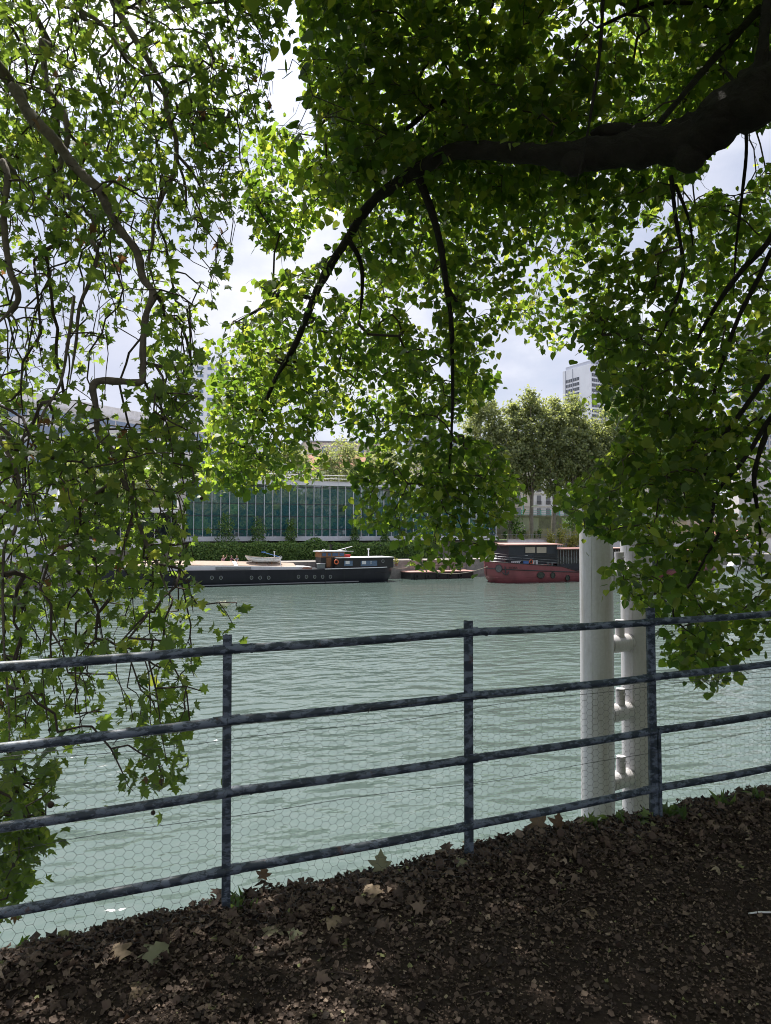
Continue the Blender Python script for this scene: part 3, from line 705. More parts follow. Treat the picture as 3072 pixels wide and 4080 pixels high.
leaf_batch('foliage', T_QUAD, rng.normal(size=(90, 3)) * .18 + np.array([0, 0, .7]), rnd_dirs(90), rnd_dirs(90), rng.uniform(.1, .2, 90), rng.random(90), M['yellowleaf'], pot)
# dinghy
d0, d1 = P2(465, 690, 2)[0], P2(700, 705, 2)[0]; dl = d1 - d0
dg = Unit(FB, (d0 + d1) / 2, 2.3, -2.4, 'dinghy', 'white wooden dinghy resting on the hatch covers of the black barge', 'dinghy')
st = []
for q in np.linspace(0, 1, 15):
    x = d0 + dl * q; w = .78 * (math.sin(math.pi * (.08 + .84 * q)) ** .6) * (1 if q > .04 else .3)
    zk = -2.36 + .55 * max(0, .28 - q) / .28 * .9 + .1 * max(0, q - .85) / .15; zt = -1.78 + .34 * (1 - q) ** 2 + .10 * q * q
    if q == 0: zk = zt - .12
    sx = [(-1, zt), (-.97, zk + (zt - zk) * .6), (-.72, zk + (zt - zk) * .22), (0, zk), (.72, zk + (zt - zk) * .22), (.97, zk + (zt - zk) * .6), (1, zt), (.9, zt - .02), (.6, zk + (zt - zk) * .45), (0, zk + .12), (-.6, zk + (zt - zk) * .45), (-.9, zt - .02)]
    st.append([(x, 2.3 + w * k, z) for k, z in sx])
dg.part(loft(st), 'hull', 'whitepaint', smooth=True)
mb = MB(); mb.tube([(s_[0][0], s_[0][1] - .02, s_[0][2]) for s_ in st], .035, 6); dg.part(mb, 'gunwale', 'hatch', smooth=True)
mb = MB(); mb.tube([(s_[1][0], s_[1][1] - .005, s_[1][2] + .1) for s_ in st[1:-1]], .016, 5); dg.part(mb, 'strake', 'darkcabin', smooth=True)
for q in (.3, .55, .8):
    mb = MB(); x = d0 + dl * q; mb.box(x - .12, x + .12, 1.68, 2.92, -1.92, -1.88); dg.part(mb, 'thwart', 'hatch')
for q in (.3, .72):
    mb = MB(); x = d0 + dl * q; mb.box(x - .05, x + .05, 1.7, 2.9, -2.62, -2.25); dg.part(mb, 'cradle', 'wood')
a = P2(580, 667, 2.2); b2 = P2(690, 697, 2.2); mb = MB(); mb.tube([(a[0], 2.0, a[1]), (b2[0], 2.5, b2[1])], .03, 6); mb.box(a[0] - .25, a[0] + .25, 1.97, 2.0, a[1] - .03, a[1] + .09)
single(FB, mb, a[0], 2, a[1], 'oar', 'blue oar lying slantwise across the white dinghy', 'oar', 'blue')
a = P2(697, 700, 1.2); mb = MB(); mb.tube([(a[0], 1.2, -2.95), (a[0], 1.2, a[1])], .035, 8); mb.ring((a[0], a[1]), .13, .13, .05, 1.16, 1.22, 16); single(FB, mb, a[0], 1.2, -2.95, 'winch_post', 'short post with a white wheel at the stern end of the dinghy', 'winch', 'alu', True)
a = P2(655, 665, 3.2); mb = MB(); mb.tube([(a[0], 3.2, -2.6), (a[0], 3.2, a[1])], .06, 8); mb.tube([(a[0], 3.2, a[1]), (a[0], 3.2, a[1] + .06)], .13, 8); single(FB, mb, a[0], 3.2, -2.6, 'vent_pipe', 'pale capped vent pipe rising behind the white dinghy', 'vent', 'alu', True)
# mooring ropes
def rope(fr, p, q, sag, label):
    mb = MB(); p = np.array(p, float); q = np.array(q, float); pts = [p + (q - p) * t - np.array([0, 0, sag * 4 * t * (1 - t)]) for t in np.linspace(0, 1, 11)]
    mb.tube(pts, .035, 6); return single(fr, mb, *p, 'mooring_rope', label, 'rope', 'rope', True, 'mooring ropes')
rope(FB, (1.6, 2.3, -3.15), (6.2, 6.05, -3.4), .25, 'slack rope from the stern of the black barge to the quay')
rope(FR, (-.4, 2.2, -2.9), (-7, 4.3, -3.7), .5, 'slack rope from the bow of the red barge toward the pontoon')
# red barge
def P3(x, y, yl=0.0): return FR.hit(Z3(x, y), yl)
def rd(x):
    if x < 9.4: return -2.28 - (x + .6) * .074
    if x < 10.9: return -3.02 - (x - 9.4) * .40
    return -3.62 + .75 * max(0, (x - 26) / 10.6) ** 2
rb = Unit(FR, 18, 2.5, WZ, 'barge', 'dark red houseboat barge with oval portholes moored behind the white piles', 'barge')
st_x0, st_x1 = -.62, 36.6
hm, rx = hull_mesh(st_x0, st_x1, 2.9, 4.5, 5.2, rd, under=.9)
xs_extra = [9.38, 10.92]
rb.part(hm, 'hull', 'redhull', smooth=True)
rl = lambda x: -3.18 - .052 * (x + .6) if x < 11 else -3.78
mb = MB(); mb.tube(edge_path(rx, st_x0, st_x1, 2.9, 4.5, 5.2, rl, 0, -1, 34), .06, 8); rb.part(mb, 'rubbing_strake', 'blackpaint', smooth=True)
mb = MB(); mb.tube(edge_path(rx, st_x0, st_x1, 2.9, 4.5, 5.2, lambda x: -4.32, 0, -1, 34, out=.0), .03, 6); rb.part(mb, 'lower_strake', 'redhull', smooth=True)
mb = MB(); mb.tube(edge_path(rx, st_x0, st_x1, 2.9, 4.5, 5.2, rd, .0, -1, 34), .05, 6); rb.part(mb, 'gunwale', 'blackpaint', smooth=True)
for px, py, ax, az in ((1090, 652, .52, .36), (1170, 653, .30, .34), (1268, 670, .27, .33)):
    x, z = P3(px, py); mb = MB(); mb.ring((x, z), ax, az, .06, -.09, .03, 24); r_ = rb.part(mb, 'porthole', 'blackpaint', smooth=True)
    mb = MB(); mb.disc((x, z), ax, az, -.03, .04, 24); rb.part(mb, 'pane', 'glassdark', r_)
for x in (14.5, 18.2, 22.5):
    mb = MB(); mb.ring((x, -4.35), .27, .33, .06, -.09, .03, 24); r_ = rb.part(mb, 'porthole', 'blackpaint', smooth=True)
    mb = MB(); mb.disc((x, -4.35), .27, .33, -.03, .04, 24); rb.part(mb, 'pane', 'glassdark', r_)
mb = MB(); mb.ring((0, 0), .38, .44, .06, -.12, .06, 24); r_ = mb.build('porthole', M['blackpaint'], rb.root, True)
bx = .22; ang = -.92
hwb = 2.6 * math.sqrt(1 - ((2.28 - bx) / 2.9) ** 2)
r_.location = (bx - 18, 2.6 - hwb - 2.5 - .05, -3.15 - WZ); r_.rotation_euler = (0, 0, -.72)
mb = MB(); mb.disc((0, 0), .38, .44, -.06, .07, 24); mb.build('pane', M['glassdark'], r_)
a = P3(850, 620, .4); mb = MB(); mb.tube([(a[0], .22, -2.9), (a[0], .12, -3.75)], .07, 8); mb.tube([(a[0] - .42, .3, -3.5), (a[0] - .3, .1, -3.78), (a[0], .02, -3.9), (a[0] + .3, 0, -3.78), (a[0] + .42, .02, -3.5)], [.04, .08, .1, .08, .04], 8); rb.part(mb, 'anchor', 'blackpaint', smooth=True)
fc = bpy.data.curves.new('boat_name', 'FONT'); fc.body = 'DORA'; fc.size = .42; fc.extrude = .004
fo = bpy.data.objects.new('boat_name', fc); C.objects.link(fo); fo.parent = rb.root
a = P3(880, 612, 0); fo.location = (a[0] - 18, -2.5 - .03 + .03, a[1] - WZ); fo.rotation_euler = (R(90), 0, -.07); bpy.context.view_layer.update(); me_ = bpy.data.meshes.new_from_object(fo.evaluated_get(bpy.context.evaluated_depsgraph_get())); lo_, ro_ = tuple(fo.location), tuple(fo.rotation_euler); bpy.data.objects.remove(fo)
me_.materials.clear(); fo = link('boat_name', me_, M['blackpaint'], rb.root); fo.location = lo_; fo.rotation_euler = ro_
cx0, cx1 = 1.85, 9.1
mb = MB(); mb.box(cx0, cx1, 1.0, 4.3, -2.7, -.22); rcab = rb.part(mb, 'cabin', 'darkcabin')
mb = MB(); v = [(1.2, .75, -.12), (9.9, .75, -.30), (9.9, 4.6, -.12), (1.2, 4.6, .06), (1.2, .75, -.0), (9.9, .75, -.18), (9.9, 4.6, .0), (1.2, 4.6, .18)]
mb = MB(); mb.add([(1.2, .7, -.22), (9.9, .7, -.22), (9.9, 4.6, -.22), (1.2, 4.6, -.22), (1.2, .7, -.10), (9.9, .7, -.12), (9.9, 4.6, .02), (1.2, 4.6, .06)], [(0, 3, 2, 1), (4, 5, 6, 7), (0, 1, 5, 4), (1, 2, 6, 5), (2, 3, 7, 6), (3, 0, 4, 7)])
rb.part(mb, 'cabin_roof', 'roofred')
for a_, b_ in ((985, 1055), (1060, 1130)):
    x0, zt = P3(a_, 463, 1); x1, zb_ = P3(b_, 507, 1); mb = MB(); mb.ring(((x0 + x1) / 2, (zt + zb_) / 2), 0, 0, .001, .99, .995, 4)
    mb = MB()
    for bx_ in ((x0, x1, zt - .05, zt), (x0, x1, zb_, zb_ + .05), (x0, x0 + .05, zb_ + .05, zt - .05), (x1 - .05, x1, zb_ + .05, zt - .05)): mb.box(bx_[0], bx_[1], .95, .999, bx_[2], bx_[3])
    w_ = rb.part(mb, 'window', 'blackpaint', rcab)
    mb = MB(); mb.box(x0 + .05, x1 - .05, .97, .997, zb_ + .05, zt - .05); rb.part(mb, 'blind', 'beige', w_)
for k in range(6):
    mb = MB(); z = -2.35 + k * .17; mb.box(5.6, 8.9, .97, .998, z, z + .08); rb.part(mb, 'slat', 'blackpaint', rcab)
# bow railing
rp = [P3(775, 512, .9), P3(925, 520, .35), P3(1200, 535, .3)]
top = [(-.1, 2.2, -1.2), (.35, 1.2, -1.3), (1.6, .35, -1.45), (3.4, .2, -1.55), (6.0, .2, -1.72), (8.6, .2, -1.88), (9.9, .2, -2.75)]
mb = MB(); mb.tube(top, .03, 6); rail = rb.part(mb, 'handrail', 'blackpaint', smooth=True)
for f in (.3, .6):
    mb = MB(); mb.tube([(x, y, z - f * (z - rd(x))) for x, y, z in top[:-1]], .018, 5); rb.part(mb, 'rail_wire', 'steel', smooth=True)
for x, y, z in top[:-1] + [(4.7, .2, -1.64), (7.3, .2, -1.8)]:
    mb = MB(); mb.tube([(x, y, rd(x) - .05), (x, y, z)], .025, 6); rb.part(mb, 'stanchion', 'blackpaint')
# rear deckhouse
mb = MB(); mb.box(9.0, 30.5, .45, 4.8, -.80, -.68); rb.part(mb, 'canopy_roof', 'roofred')
mb = MB(); mb.box(9.2, 30.3, 1.2, 4.4, -3.7, -.802); dk = rb.part(mb, 'deckhouse', 'glassdark')
for x in np.arange(9.3, 30, .42):
    mb = MB(); mb.box(x, x + .07, 1.13, 1.198, -2.7, -.9); rb.part(mb, 'glazing_bar', 'steel', dk)
mb = MB(); mb.box(9.2, 30.3, 1.12, 1.197, -3.6, -2.72); rb.part(mb, 'panelling', 'darkcabin', dk)
for x in (9.25, 13.3, 17.5, 21.7, 26, 30.2):
    mb = MB(); mb.box(x - .05, x + .05, .5, .6, -3.65, -.8); rb.part(mb, 'canopy_post', 'blackpaint')
mb = MB(); mb.tube([(11, .4, -2.7), (20, .4, -2.7), (30, .4, -2.7)], .03, 6); rb.part(mb, 'handrail', 'blackpaint')
mb = MB(); mb.box(31.5, 34.5, 1.2, 4.0, -3.6, -1.05); rb.part(mb, 'aft_cabin', 'wood')
mb = MB(); mb.prism([(31.0, -1.04), (35.0, -1.04), (34.6, -.75), (33, -.58), (31.4, -.75)], .8, 4.4); rb.part(mb, 'aft_roof', 'roofred')
# deck clutter
a = P3(1002, 548, .7); ch = Unit(FR, a[0], .9, -2.75, 'deck_chair', 'white slatted chair standing on the bow deck of the red barge', 'chair')
mb = MB(); [mb.box(a[0] - .22, a[0] + .22, 1.1 - .03 * k, 1.13 - .03 * k, -2.15 + .13 * k, -2.07 + .13 * k) for k in range(5)]; ch.part(mb, 'backrest', 'whitepaint')
mb = MB(); mb.box(a[0] - .22, a[0] + .22, .7, 1.1, -2.32, -2.27); ch.part(mb, 'seat', 'whitepaint')
for sx in (-.2, .2):
    for sy in (.72, 1.08):
        mb = MB(); mb.tube([(a[0] + sx, sy, -2.8), (a[0] + sx, sy, -2.3 if sy < 1 else -1.55)], .02, 6); ch.part(mb, 'leg', 'whitepaint')
a = P3(995, 570, .45); mb = MB(); mb.box(a[0] - .35, a[0] + .35, .5, .68, -2.75, -2.3); mb.box(a[0] - .38, a[0] + .38, .47, .71, -2.298, -2.24); single(FR, mb, a[0], .6, -2.75, 'crate', 'blue plastic crate on the bow deck of the red barge', 'crate', 'blue')
torus(FR, (P3(1030, 566, .45)[0], -2.35), .55, .24, .06, 'lifebuoy', 'pink orange lifebuoy standing beside the blue crate', 'orange')
for px, lb in ((1044, 'white canister next to the lifebuoy on the red barge'), (1066, 'white canister farther from the lifebuoy on the red barge')):
    a = P3(px, 560, .5); mb = MB(); mb.tube([(a[0], .62, -2.82), (a[0], .62, -2.35)], .15, 10); mb.tube([(a[0], .62, -2.35), (a[0], .62, -2.2)], [.17, .2], 10); single(FR, mb, a[0], .62, -2.8, 'canister', lb, 'canister', 'whitepaint', True, 'deck canisters')
for px, lb in ((1143, 'dark bollard with pale cap amid the railing of the red barge'), (1172, 'dark bollard with pale cap at the rear end of the railing')):
    a = P3(px, 575, .5); mb = MB(); mb.tube([(a[0], .7, -2.95), (a[0], .7, -2.55)], .12, 10); mb.tube([(a[0], .7, -2.55), (a[0], .7, -2.5)], .16, 10); single(FR, mb, a[0], .7, -2.95, 'bollard', lb, 'bollard', 'greybox', True, 'deck bollards')
a = P3(870, 555, 1.2); mb = MB(); mb.box(a[0] - .45, a[0] + .45, .9, 1.3, -2.5, -2.15); mb.tube([(a[0] - .55, 1.1, -2.0), (a[0] + .55, 1.1, -2.0)], .16, 10); single(FR, mb, a[0], 1.1, -2.5, 'windlass', 'black anchor windlass on the bow of the red barge', 'winch', 'blackpaint')
a = P3(925, 577, .4); mb = MB()
for k in range(5): mb.box(a[0] - .6 + k * .26, a[0] - .44 + k * .26, .42, .5, -2.62, -2.3)
mb.box(a[0] - .7, a[0] + .75, .4, .42, -2.66, -2.61); mb.box(a[0] - .7, a[0] + .75, .4, .42, -2.3, -2.26); single(FR, mb, a[0], .5, -2.6, 'ladder', 'pale metal ladder lying along the bow rail of the red barge', 'ladder', 'alu')
# pontoon
pt = Unit(FB, 9.3, 4.5, WZ, 'pontoon', 'low floating pontoon with dark railing between the two barges', 'pontoon')
mb = MB(); mb.box(4.8, 14.5, 2.6, 5.85, -5.3, -4.1); pt.part(mb, 'float', 'blackpaint')
mb = MB(); mb.box(4.7, 14.6, 2.5, 5.9, -4.098, -3.95); pt.part(mb, 'deck', 'roofred')
for x in np.arange(9.0, 14.6, .9):
    mb = MB(); mb.box(x, x + .06, 4.6, 4.66, -3.95, -2.2); pt.part(mb, 'rail_post', 'blackpaint')
for z in (-2.24, -2.8, -3.3):
    mb = MB(); mb.box(9.0, 14.5, 4.58, 4.60, z, z + .06); pt.part(mb, 'rail_bar', 'blackpaint')
for x in (5.6, 7.3, 9, 10.7, 12.4):
    mb = MB(); mb.ring((x, -4.6), .2, .2, .14, 2.42, 2.6, 14); pt.part(mb, 'tyre_fender', 'blackpaint', smooth=True)
# small white boat
ux, uy = FB.hit(ZD(1577, 1240), 1.0)[0], 1.0
wb = Unit(FB, ux + 2, uy + .9, WZ, 'motorboat', 'small white motorboat moored past the far end of the red barge', 'boat')
st = []
for q in np.linspace(0, 1, 10):
    w = .9 * (math.sin(math.pi * (.5 + .5 * (1 - q)) if q < .5 else math.pi * .5) if False else (min(1, (q + .02) / .35) ** .6)); x = ux - .4 + 5 * q
    st.append([(x, uy + .9 - w * .7, -5.3), (x, uy + .9 - w, -4.25 + .25 * (1 - q)), (x, uy + .9 + w, -4.25 + .25 * (1 - q)), (x, uy + .9 + w * .7, -5.3)])
wb.part(loft(st), 'hull', 'whitepaint')
mb = MB(); mb.prism([(ux + .9, -4.2), (ux + 3.2, -4.2), (ux + 2.9, -3.3), (ux + 1.6, -3.3)], uy + .3, uy + 1.5); wb.part(mb, 'cabin', 'whitepaint')
mb = MB(); mb.prism([(ux + 1.5, -3.95), (ux + 2.9, -3.95), (ux + 2.7, -3.45), (ux + 1.75, -3.45)], uy + .27, uy + .298); wb.part(mb, 'window', 'glassdark')
# ---------------- glass building
gb = Unit(FB, 1.4, 16, -.2, 'glass_building', 'long low office with dark teal glass front and white vertical fins', 'building')
gx0, gx1 = -23.45, 26.3
mb = MB(); mb.box(gx0, gx1, 16.02, 40, .85, 8.38); gl = gb.part(mb, 'glass_facade', 'glass')
mb = MB(); mb.box(gx0 - .05, gx1 + .1, 15.75, 40.3, .18, .848); gb.part(mb, 'base_slab', 'alu')
mb = MB(); mb.box(gx0 - .05, gx1 + .1, 15.6, 40.4, 8.382, 8.95); gb.part(mb, 'cornice', 'alu')
mb = MB(); mb.box(gx0 - .15, gx1 + .2, 15.5, 40.5, 8.952, 9.02); gb.part(mb, 'roof_edge', 'conc')
k = 0
for x in np.arange(gx0 + 1.1, gx1, 1.243):
    mb = MB(); mb.box(x - .032, x + .032, 15.82, 16.018, .85, 8.38); gb.part(mb, 'fin', 'alu', gl)
    if k % 3 == 2:
        mb = MB(); mb.box(x - .008, x + .008, 15.593, 15.598, 8.385, 8.945); gb.part(mb, 'panel_joint', 'steel')
        mb = MB(); mb.box(x - .008, x + .008, 15.742, 15.748, .19, .84); gb.part(mb, 'panel_joint', 'steel')
    k += 1
for z in (P2(900, 350, 16)[1], P2(900, 430, 16)[1], P2(900, 515, 16)[1], P2(900, 238, 16)[1]):
    mb = MB(); mb.box(gx0, gx1, 15.97, 16.018, z - .05, z + .05); gb.part(mb, 'transom', 'darkcabin', gl)
rg = rng.permutation(70)
for i in range(14):                           # pale blinds and ceilings behind some panes
    c = int(rg[i]) % 39; r_ = i % 3
    zz = (P2(900, 515, 16)[1], P2(900, 430, 16)[1], P2(900, 350, 16)[1], P2(900, 238, 16)[1])
    mb = MB(); x = gx0 + 1.1 + 1.243 * c; hh = (zz[r_ + 1] - zz[r_]) * (.35 + .5 * rng.random())
    mb.box(x + .06, x + 1.18, 15.99, 16.016, zz[r_ + 1] - .05 - hh, zz[r_ + 1] - .05); gb.part(mb, 'blind', glassmat('pane_blind_%d' % i, (.02 + .05 * rng.random(), .07 + .06 * rng.random(), .08 + .05 * rng.random())), gl)
for h in (9.45, 9.95):
    mb = MB(); mb.tube([(gx0, 15.9, h), (gx1, 15.9, h)], .035, 6); gb.part(mb, 'roof_rail', 'whitepaint')
for x in np.arange(gx0, gx1, 2.49):
    mb = MB(); mb.tube([(x, 15.9, 9.02), (x, 15.9, 9.97)], .03, 6); gb.part(mb, 'rail_post', 'whitepaint')
mb = MB(); mb.box(gx0 - .95, gx0 - .052, 15.4, 18, -.8, 9.0); pier = gb.part(mb, 'stone_pier', 'stone')
for z in np.arange(.3, 9, 1.15):
    mb = MB(); mb.box(gx0 - .952, gx0 - .05, 15.39, 15.398, z, z + .03); gb.part(mb, 'joint', 'steel', pier)
for px in (540, 1170, 1360):
    x = P2(px, 600, 16)[0]; mb = MB(); mb.box(x - .15, x + .15, 16.0, 16.3, -2.3, .178); gb.part(mb, 'pillar', 'conc')
# pavilion
pv = Unit(FB, -31.5, 16, -1, 'pavilion', 'low glazed pavilion with thick pale rounded roof beside the glass office', 'building')
mb = MB(); mb.box(-39.6, -24.5, 17, 30, .5, 4.1); g_ = pv.part(mb, 'glazing', 'glassdark')
mb = MB(); mb.prism([(-40.2, 4.45), (-39.9, 4.12), (-24.6, 4.12), (-24.45, 4.45), (-24.6, 4.8), (-39.9, 4.8)], 15.4, 31); pv.part(mb, 'roof', 'alu', bev=.12)
mb = MB(); mb.box(-39.7, -24.5, 16.6, 30.5, -.9, .498); pv.part(mb, 'plinth', 'whitewall')
mb = MB(); mb.box(-39.7, -24.5, 16.85, 16.98, .5, .62); pv.part(mb, 'sill', 'blackpaint', g_)
for x in np.arange(-38.5, -25, 2.2):
    mb = MB(); mb.box(x, x + .05, 16.9, 16.998, .62, 4.1); pv.part(mb, 'glazing_bar', 'alu', g_)
# white wall building
wl = Unit(FB, -52, 10, -2.5, 'white_building', 'plain white rendered building on the quay at the far left', 'building')
mb = MB(); mb.box(-64, -39.7, 10.5, 24, -2.5, 9.0); w_ = wl.part(mb, 'wall', 'whitewall')
mb = MB(); mb.box(-64.2, -39.5, 10.3, 24.2, 9.002, 9.25); wl.part(mb, 'parapet', 'conc')
for x in (-47.5, -44.5, -42.0):
    for z in (-1.6, 3.4):
        mb = MB(); mb.box(x, x + 1.1, 10.44, 10.498, z, z + 1.5); f_ = wl.part(mb, 'window', 'whitepaint', w_)
        mb = MB(); mb.box(x + .08, x + 1.02, 10.40, 10.438, z + .08, z + 1.42); wl.part(mb, 'pane', 'glassblue', f_)
# generic block with windows
def block(p0, p1, depth, z0, z1, name, label, wall, rows, cols, win='glassblue', roofmat='conc', wh=.55, ww=.8, parapet=.5, rev=False, maxw=95, pad=.0):
    a = math.atan2(p1[1] - p0[1], p1[0] - p0[0]); fr = Frame(p0[0], p0[1], a); Lx = math.hypot(p1[0] - p0[0], p1[1] - p0[1])
    u = Unit(fr, Lx / 2, 0, z0, name, label, 'building')
    mb = MB(); mb.box(0, Lx, 0, depth, z0, z1); w = u.part(mb, 'wall', wall)
    mb = MB(); mb.box(-.2, Lx + .2, -.2, depth + .2, z1 + .002, z1 + parapet); u.part(mb, 'roof', roofmat)
    n = 0
    for r in range(rows - 1, -1, -1):
        hh = (z1 - z0) / rows
        for c in range(cols):
            if n >= maxw: break
            cw = (Lx - 2 * pad) / cols; x = pad + c * cw + cw * (1 - ww) / 2; z = z0 + r * hh + hh * (1 - wh) * .6
            mb = MB(); mb.box(x, x + cw * ww, -.06, .05, z, z + hh * wh); f = u.part(mb, 'window', win, w); n += 1
    return u, fr, w, Lx
ob, ofr, ow, oL = block((-92, 190), (-51.5, 263), 25, 0, 34.6, 'office_building', 'pale banded office block with long window strips behind the pavilion', 'conc', 8, 6, wh=.46, ww=.97)
for r in range(8):
    zz = r * 34.6 / 8 + 34.6 / 8 * .54 * .6
    for y_ in (.8, 8.9, 17.0):
        mb = MB(); mb.box(-.06, .05, y_, y_ + 7.4, zz, zz + 34.6 / 8 * .46); ob.part(mb, 'window', 'glassblue', ow)
mb = MB(); mb.box(2, oL - 6, 3, 20, 35.2, 38.2); ob.part(mb, 'roof_plant', 'conc')
block((-86, 300), (-70, 303), 20, 0, 70, 'apartment_tower', 'tall pale tower block rising behind the banded office', 'towerwhite', 22, 4, wh=.4, ww=.6, maxw=60)
block((-53, 262), (-38, 266), 14, 0, 34, 'white_building', 'narrow white block with small windows at the end of the banded office', 'whitewall', 9, 6, wh=.45, ww=.45)
block((-19, 172), (2, 176), 14, 0, 22.4, 'apartment_house', 'pinkish rendered house with grey roof above the glass office', 'cream', 6, 7, wh=.4, ww=.25, roofmat='zinc', parapet=.4, maxw=42)
# tile house with chimney
th = Unit(FB, 0, 0, 0, 'tiled_house', 'house with brown tiled roof and pale chimney stack with clay pots', 'house') if False else None
hf = Frame(-14.5, 152, R(4)); hu = Unit(hf, 4, 4, 0, 'tiled_house', 'house with brown tiled roof and pale chimney stack with clay pots', 'house')
mb = MB(); mb.box(-2, 11, 0, 9, 0, 14.2); hu.part(mb, 'wall', 'cream')
mb = MB(); mb.add([(-2.4, -.4, 14.2), (11.4, -.4, 14.2), (11.4, 4.5, 18.1), (-2.4, 4.5, 18.1), (11.4, 9.4, 14.2), (-2.4, 9.4, 14.2)], [(0, 1, 2, 3), (3, 2, 4, 5), (0, 3, 5), (1, 4, 2), (0, 5, 4, 1)]); rf = hu.part(mb, 'roof', 'tile')
mb = MB(); mb.box(-2.4, 11.4, 4.3, 4.7, 18.0, 18.25); hu.part(mb, 'ridge', 'whitepaint', rf)
mb = MB(); mb.box(3.3, 4.8, 2.6, 3.8, 14.5, 19.4); mb.box(3.2, 4.9, 2.5, 3.9, 19.402, 19.6); chm = hu.part(mb, 'chimney', 'conc', rf)
for k in range(4):
    mb = MB(); mb.tube([(3.45 + k * .4, 3.2, 19.6), (3.45 + k * .4, 3.2, 20.0)], [.15, .12], 8); hu.part(mb, 'chimney_pot', 'brick', rf)
# right side: retaining wall, railing, street front
mb = MB(); mb.box(28, 150, 31.4, 31.995, .03, 4.25)
rw = Unit(FB, 60, 31.7, 0, 'retaining_wall', 'long beige retaining wall behind the row of plane trees', 'wall')
rw.part(mb, 'face', 'beige')
mb = MB(); mb.box(28, 150, 31.2, 32.3, 4.252, 4.66); rw.part(mb, 'coping', 'quaystone')
for i in range(16):
    x = 29 + i * 5.3; mb = MB(); zt = .9 + 2.9 * rng.random(); mb.box(x, x + 5.2, 31.38, 31.398, zt, 4.2); rw.part(mb, 'render_patch', 'quaystone' if i % 2 else 'stone')
tr = Unit(FB, 60, 32.6, 4.6, 'street_railing', 'turquoise iron railing on top of the beige retaining wall', 'railing')
for i, x in enumerate(np.arange(28.5, 120, 2.2)):
    mb = MB(); mb.box(x - .06, x + .06, 32.4, 32.52, 4.6, 5.75); tr.part(mb, 'post', 'turq')
for z in (5.62, 5.2, 4.85):
    mb = MB(); mb.box(28.5, 120, 32.43, 32.49, z, z + .06); tr.part(mb, 'rail', 'turq')
for i, (x0, x1, lab) in enumerate(((36, 62, 'cream street house with tall windows and balconies behind the plane trees'), (62.5, 88, 'pale stone street house with dark window guards farther along the wall'), (88.5, 120, 'last pale street house in the row at the edge of view'))):
    su = Unit(FB, (x0 + x1) / 2, 60, 4.6, 'street_house', lab, 'building', 'houses along the street')
    mb = MB(); mb.box(x0, x1, 60, 74, 4.6, 20); w = su.part(mb, 'wall', 'cream' if i != 1 else 'whitewall')
    mb = MB(); mb.add([(x0, 60, 20.002), (x1, 60, 20.002), (x1, 74, 20.002), (x0, 74, 20.002), (x0, 61.5, 23.5), (x1, 61.5, 23.5), (x1, 72.5, 23.5), (x0, 72.5, 23.5)], [(0, 3, 2, 1), (4, 5, 6, 7), (0, 1, 5, 4), (1, 2, 6, 5), (2, 3, 7, 6), (3, 0, 4, 7)]); su.part(mb, 'roof', 'zinc')
    for r in range(5):
        mb = MB(); z = 4.6 + 3.05 * r; mb.box(x0 - .1, x1 + .1, 59.8, 59.998, z + 2.85, z + 3.02); su.part(mb, 'string_course', 'cream', w)
        for x in np.arange(x0 + 1.2, x1 - 1.4, 2.6):
            mb = MB(); mb.box(x, x + 1.15, 59.93, 60.04, z + .45, z + 2.5); f = su.part(mb, 'window', 'glassdark', w)
            if r > 0:
                mb = MB(); mb.box(x - .15, x + 1.3, 59.7, 59.74, z + .35, z + 1.15) if False else [mb.box(x - .1 + k * .13, x - .06 + k * .13, 59.72, 59.76, z + .3, z + 1.1) for k in range(10)]; mb.box(x - .15, x + 1.3, 59.7, 59.78, z + 1.1, z + 1.16); su.part(mb, 'window_guard', 'blackpaint', f)
# low garden fence and kerb wall by the red barge
lw = Unit(FB, 60, 13.1, -2.5, 'garden_wall', 'low pale concrete wall above the quay behind the red barge', 'wall')
mb = MB(); mb.box(26.6, 140, 12.9, 13.19, -2.48, .25); lw.part(mb, 'face', 'conc')
mb = MB(); mb.box(26.5, 140, 12.8, 13.3, .252, .36); lw.part(mb, 'coping', 'stone')
gf = Unit(FB, 50, 17.4, 0, 'garden_fence', 'thin low wire fence along the lawn under the plane trees', 'fence')
for x in np.arange(28, 72, 1.5):
    mb = MB(); mb.box(x - .025, x + .025, 17.4, 17.45, .03, 1.1); gf.part(mb, 'post', 'steel')
mb = MB(); mb.box(28, 72, 17.41, 17.44, 1.0, 1.05); gf.part(mb, 'rail', 'steel')
# cottage at right
c0, cz = FB.hit(ZD(1547, 1187), 24); c1, _ = FB.hit(ZD(1626, 1187), 24)
ct = Unit(FB, (c0 + c1) / 2, 24, .03, 'cottage', 'small white cottage with orange tiled roof beyond the red barge', 'house')
ztop = FB.hit(ZD(1600, 1158), 24)[1]
mb = MB(); mb.box(c0, c1, 24, 29, .03, ztop); w = ct.part(mb, 'wall', 'whitewall')
mb = MB(); mb.add([(c0 - .3, 23.6, ztop), (c1 + .3, 23.6, ztop), (c1 + .3, 26.5, ztop + 1.2), (c0 - .3, 26.5, ztop + 1.2), (c1 + .3, 29.4, ztop), (c0 - .3, 29.4, ztop)], [(0, 1, 2, 3), (3, 2, 4, 5), (0, 3, 5), (1, 4, 2), (0, 5, 4, 1)]); ct.part(mb, 'roof', 'tile')
for q in (.1, .32, .62, .85):
    x = c0 + (c1 - c0) * q; mb = MB(); mb.box(x, x + 1.0, 23.94, 24.04, 1.0, 2.2); ct.part(mb, 'window', 'glassdark', w)
fx0 = FB.hit(ZD(1535, 1195), 13.6)[0]; fx1 = FB.hit(ZD(1640, 1195), 13.6)[0]
